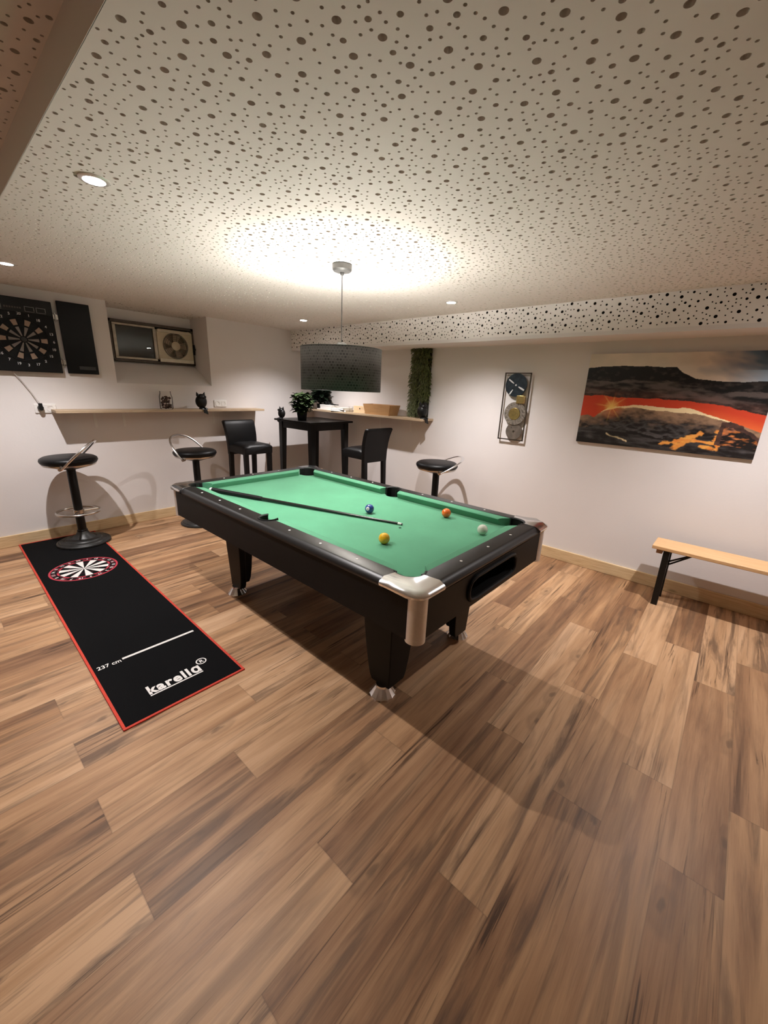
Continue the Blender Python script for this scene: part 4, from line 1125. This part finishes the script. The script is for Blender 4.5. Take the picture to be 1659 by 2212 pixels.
for ang, L0, L1, w in ((radians(146), .025, .088, .013), (radians(-28), .030, .094, .016), (radians(-122), .048, .100, .012)):
    # angle measured in the wall plane as seen from the room (right = -y)
    d = Vector((0, -cos(ang), sin(ang))); s_ = Vector((0, sin(ang), cos(ang)))
    hd.rings([[ctr + d * L0 + s_ * w * .25, ctr + d * L0 - s_ * w * .25, ctr + d * (L0 + L1) / 2 - s_ * w * .5, ctr + d * L1 - s_ * w * .4, ctr + d * L1 + s_ * w * .4, ctr + d * (L0 + L1) / 2 + s_ * w * .5],
              [p + Vector((.003, 0, 0)) for p in (ctr + d * L0 + s_ * w * .25, ctr + d * L0 - s_ * w * .25, ctr + d * (L0 + L1) / 2 - s_ * w * .5, ctr + d * L1 - s_ * w * .4, ctr + d * L1 + s_ * w * .4, ctr + d * (L0 + L1) / 2 + s_ * w * .5)]])
hd.build('clock_marks', M_silver_mark, wc)
MB().cyl(ctr, ctr + Vector((.006, 0, 0)), .008, seg=16).build('clock_pin', M_silver_mark, wc)
MB().box(-.05, -.0925, .035, -.005, -.020, .108).build('gold_block', M_gold, wc, bevel=.004)
rg2 = MB()
prof_r = [(.055, -.036), (.106, -.036), (.106, -.028), (.055, -.028)]
rg2.rings([[(x, -.016 + r * cos(2 * pi * i / 56), -.059 + r * sin(2 * pi * i / 56)) for i in range(56)] for r, x in prof_r], closed=True)
rg2.build('bronze_ring', mat('hammered_bronze', (.27, .235, .20), .4, metal=.6, var=.6, scale=60), wc)
disc('gold_disc', -.012, -.062, .056, -.028, .012, M_gold)
disc('grey_disc', -.024, -.225, .080, -.02, .008, M_greydisc)
MB().cyl((-.0285, -.024, -.225), (-.031, -.024, -.225), .010, seg=20).build('disc_pin', M_bronze, wc)

# ------------------------------------------------------------------ landscape picture
pic = thing('landscape_picture', 'wide unframed print of a desert sunrise on the right wall', 'picture', (WB, .485, 1.482))
PWd, PHt = 1.172, .712
def h2(ix, iy, s=0):
    x = sin(ix * 127.1 + iy * 311.7 + s * 74.7) * 43758.5453; return x - math.floor(x)
def vn(x, y, s=0):
    ix, iy = math.floor(x), math.floor(y); fx, fy = x - ix, y - iy
    fx = fx * fx * (3 - 2 * fx); fy = fy * fy * (3 - 2 * fy)
    a = h2(ix, iy, s) * (1 - fx) + h2(ix + 1, iy, s) * fx; b = h2(ix, iy + 1, s) * (1 - fx) + h2(ix + 1, iy + 1, s) * fx
    return a * (1 - fy) + b * fy
def fbm(x, y, s=0, o=4):
    t, a, f = 0, .5, 1
    for i in range(o): t += a * vn(x * f, y * f, s + i); a *= .5; f *= 2.03
    return t
def lerp(a, b, t): t = max(0, min(1, t)); return tuple(p + (q_ - p) * t for p, q_ in zip(a, b))
def interp(x, pts):
    for (x0, y0), (x1, y1) in zip(pts[:-1], pts[1:]):
        if x <= x1: return y0 + (y1 - y0) * max(0, (x - x0) / (x1 - x0))
    return pts[-1][1]
def lin(c): return tuple((v / 255 / 12.92) if v < 10 else ((v / 255 + .055) / 1.055) ** 2.4 for v in c)
K = {k: lin(v) for k, v in dict(sky=(214, 205, 190), cloud=(235, 222, 205), pink=(226, 190, 168), blue=(96, 118, 140), deep=(58, 66, 76), rockdk=(24, 22, 22), rockmid=(92, 82, 78), rockred=(128, 88, 76),
      red=(206, 70, 44), orange=(232, 118, 62), yel=(255, 214, 120), snow=(250, 226, 178), hill=(158, 126, 100), dark=(34, 30, 29), stone=(84, 80, 80), lit=(224, 132, 60), lit2=(236, 170, 84)).items()}
T_top = [(0, .848), (.08, .862), (.18, .872), (.32, .868), (.44, .858), (.52, .855), (.56, .80), (.63, .745), (.74, .725), (.86, .715), (1, .735)]
T_shade = [(0, .725), (.15, .715), (.35, .73), (.5, .70), (.62, .67), (.8, .635), (1, .64)]
T_red = [(0, .548), (.12, .552), (.28, .530), (.45, .532), (.6, .528), (.75, .508), (.88, .465), (1, .415)]
T_ridge = [(0, .31), (.05, .325), (.09, .30), (.13, .36), (.18, .425), (.25, .44), (.33, .462), (.42, .460), (.5, .446), (.56, .446), (.61, .458), (.66, .445), (.73, .402), (.79, .375), (.86, .34), (1, .26)]
T_snowb = [(0, .31), (.12, .36), (.2, .405), (.25, .425), (.33, .428), (.5, .412), (.6, .400), (.68, .395), (.78, .365), (.86, .335), (1, .26)]
def pic_col(u, v):
    n1 = fbm(u * 7, v * 7, 1); n2 = fbm(u * 22, v * 26, 2); n3 = fbm(u * 9 + v * 4, v * 30, 3)
    n4 = fbm(u * 26 + v * 9, v * 30 - u * 6, 5, 5); n5 = fbm(u * 60, v * 60, 6, 3)
    rid_n = 1 - abs(2 * fbm(u * 15 - v * 6, v * 24 + u * 5, 8) - 1)
    top = interp(u, T_top) + (n2 - .5) * .014
    shd = interp(u, T_shade) + (n1 - .5) * .10
    red = interp(u, T_red) + (n2 - .5) * .028
    rid = interp(u, T_ridge) + (n5 - .5) * .012
    snb = interp(u, T_snowb) + (n2 - .5) * .025
    d = hypot((u - .193) * 1.65, v - .430)
    an = atan2(v - .430, (u - .193) * 1.65)
    star = max(0, abs(cos(4 * an + .5)) ** 30) * max(0, 1 - d / .20) ** 1.5
    if v > top:
        c = lerp(K['sky'], K['cloud'], (n1 - .3) * 2)
        c = lerp(c, K['pink'], (u - .45) * 1.6 * (1 - abs(v - .9) * 3))
        k = fbm(u * 3.2 + 2, v * 4.5 + u * 2, 7) + (u - .74) * 1.5 + (v - .9) * 1.3
        c = lerp(c, K['blue'], (k - .40) * 3.2); c = lerp(c, K['deep'], (k - .66) * 4)
        if u > .80 and v < .83: c = lerp(c, lin((170, 196, 220)), (u - .80) * 5)
        return c
    if v > red:
        if v > shd: c = lerp(K['rockdk'], K['rockmid'], (n4 - .52) * 1.6)
        else:
            c = lerp(K['rockdk'], K['rockmid'], (n3 - .36) * 3.4 + (n4 - .45) * 1.4)
            c = lerp(c, K['rockred'], (1 - (v - red) / .11) * 1.0 * (n4 - .1))
            if v - red < .02: c = lerp(c, K['dark'], .8 * (n5 + .3))
        return lerp(c, K['orange'], star * .5)
    blk = interp(u, [(.80, .10), (.812, .335), (.85, .345), (.9, .315), (.95, .27), (1, .20)]) + (n2 - .5) * .05
    if u > .80 and v < blk and v > .12 + (n1 - .5) * .12:
        edge = blk - v
        if edge < .035 + .03 * n1 or u < .828: return lerp(K['dark'], K['rockred'], n4 * .6)
        c = lerp(K['rockred'], K['lit'], (n4 - .36) * 2.6)
        return lerp(c, K['dark'], (rid_n - .62) * 4)
    if v > rid:
        c = lerp(K['red'], K['orange'], (.07 - (v - rid)) * 5 + (u - .78) * 1.6 * (1 - (v - rid) * 5) + (n1 - .5) * .3)
        c = lerp(c, K['orange'], 1.1 - d / .15); c = lerp(c, K['yel'], 1.15 - d / .07)
        return lerp(c, K['yel'], star)
    if v > snb and .10 < u < .86:
        return lerp(lerp(K['snow'], K['orange'], (n1 - .6)), K['yel'], 1 - d / .1)
    t = (snb - v) / .20
    c = lerp(K['hill'], K['dark'], t * 1.25 + (n4 - .45) * 1.5)
    c = lerp(c, K['stone'], max(0, rid_n - .66) * 2.6 * max(0, t - .1))
    c = lerp(c, K['orange'], (.15 - d) * 6 * (.3 + n4)); c = lerp(c, K['yel'], star * .7)
    if v < .17 + .03 * sin(u * 9) + (n2 - .5) * .06:
        c = lerp(K['dark'], K['stone'], (n3 - .40) * 2.2 + (n4 - .5))
        s_ = abs(v - (.125 - (u - .2) * .55 + (n2 - .5) * .05))
        if .19 < u < .33: c = lerp(c, K['snow'], (.014 - s_) * 70 * n4 * 1.8)
    # glowing rock ledges
    for (x0, y0, x1, y1, w, kk) in ((.60, .10, .72, .20, .020, 1), (.61, .04, .66, .13, .030, 1), (.66, .14, .80, .115, .012, .9), (.80, .19, .82, .08, .016, .9), (.52, .07, .62, .105, .014, .6), (.74, .08, .82, .065, .018, .8), (.88, .22, 1., .17, .028, 1), (.80, .24, .88, .2, .02, .7)):
        dx, dy = x1 - x0, y1 - y0; tt = max(0, min(1, ((u - x0) * dx + (v - y0) * dy) / (dx * dx + dy * dy)))
        dd = hypot((u - x0 - dx * tt) * 1.3, v - y0 - dy * tt) + (n2 - .5) * .05 + (n5 - .5) * .02
        if dd < w: c = lerp(c, lerp(K['lit'], K['lit2'], n4 * 2.2 - .6), (w - dd) / w * 2.5 * kk * (.4 + n4))
    return c
GX, GY = 420, 255
bm = bmesh.new(); cl = bm.verts.layers.float_color.new('print')
V = []
for j in range(GY + 1):
    row = []
    for i in range(GX + 1):
        u, v = i / GX, j / GY
        vt = bm.verts.new((-.022, PWd / 2 - u * PWd, -PHt / 2 + v * PHt)); vt[cl] = (*pic_col(u, v), 1); row.append(vt)
    V.append(row)
for j in range(GY):
    for i in range(GX): bm.faces.new((V[j][i], V[j][i + 1], V[j + 1][i + 1], V[j + 1][i]))
me = bpy.data.meshes.new('print_face'); bm.to_mesh(me); bm.free()
mp_, nt, b = new_mat('landscape_print'); at = N(nt, 'ShaderNodeAttribute', attribute_name='print')
nt.links.new(at.outputs['Color'], b.inputs['Base Color']); b.inputs['Roughness'].default_value = .4; b.inputs['Specular IOR Level'].default_value = .3
me.materials.append(mp_); pf_ = bpy.data.objects.new('print_face', me); COL.objects.link(pf_); pf_.parent = pic
MB().box(-.0215, -PWd / 2, -PHt / 2, 0, PWd / 2, PHt / 2).build('canvas_block', mat('canvas_edge', (.30, .26, .23), .6), pic)

# ------------------------------------------------------------------ folding bench
bn = thing('folding_bench', 'varnished wooden beer bench with black folding legs by the right wall', 'bench', (3.555, .31, 0), 0)
MB().box(-.122, -2.20, .438, .122, 0, .464).build('seat_plank', M_bench, bn, bevel=.004)
MB().box(-.10, -.068, .405, .10, -.030, .438).build('cross_batten', mat('batten_wood', (.36, .20, .10), .6), bn)
def bench_leg(name, y0, y1):
    b_ = MB()
    for s_ in (-1, 1):
        b_.rings([[(s_ * .095 + a * .018, y0 + q_ * .020, .438) for a, q_ in ((-1, -1), (1, -1), (1, 1), (-1, 1))], [(s_ * .095 + a * .018, y1 + q_ * .020, 0) for a, q_ in ((-1, -1), (1, -1), (1, 1), (-1, 1))]])
    ym = y0 + (y1 - y0) * .25
    b_.box(-.09, ym - .012, .31, .09, ym + .012, .338)
    return b_.build(name, M_black_metal, bn)
bench_leg('leg_frame', -.095, -.098); bench_leg('leg_frame', -2.10, -2.10)
br = MB()
for s_ in (-.028, .028):
    br.tube([(s_ - .06, -.10, .345 if s_ < 0 else .30), (s_ - .06, -.235 if s_ < 0 else -.265, .437)], .0065, 8)
br.build('folding_brace', M_black_metal, bn)

# ------------------------------------------------------------------ world, camera, view
wd = bpy.data.worlds.new('night'); wd.use_nodes = True; sc.world = wd
wd.node_tree.nodes['Background'].inputs[0].default_value = (.01, .011, .014, 1)
wd.node_tree.nodes['Background'].inputs[1].default_value = .3
cam = bpy.data.cameras.new('camera'); co = bpy.data.objects.new('camera', cam); COL.objects.link(co)
R_ = Vector((0.6630566, -0.74750156, 0.03996705)); U_ = Vector((0.19398629, 0.22314858, 0.95528741)); F_ = Vector((0.72299742, 0.62565655, -0.2929652))
mw = Matrix((R_, U_, -F_)).transposed().to_4x4(); mw.translation = (0, 0, 1.49)
co.matrix_world = mw
cam.sensor_fit = 'HORIZONTAL'; cam.sensor_width = 36; cam.lens = 861.7252 / 1659 * 36; cam.clip_start = .02
sc.camera = co
vs_ = sc.view_settings
vs_.view_transform = 'Standard'; vs_.look = 'None'; vs_.exposure = 0.0; vs_.gamma = 1.0; vs_.use_curve_mapping = False
sc.cycles.max_bounces = 10; sc.cycles.diffuse_bounces = 6; sc.cycles.use_denoising = True
sc.cycles.sample_clamp_indirect = 6
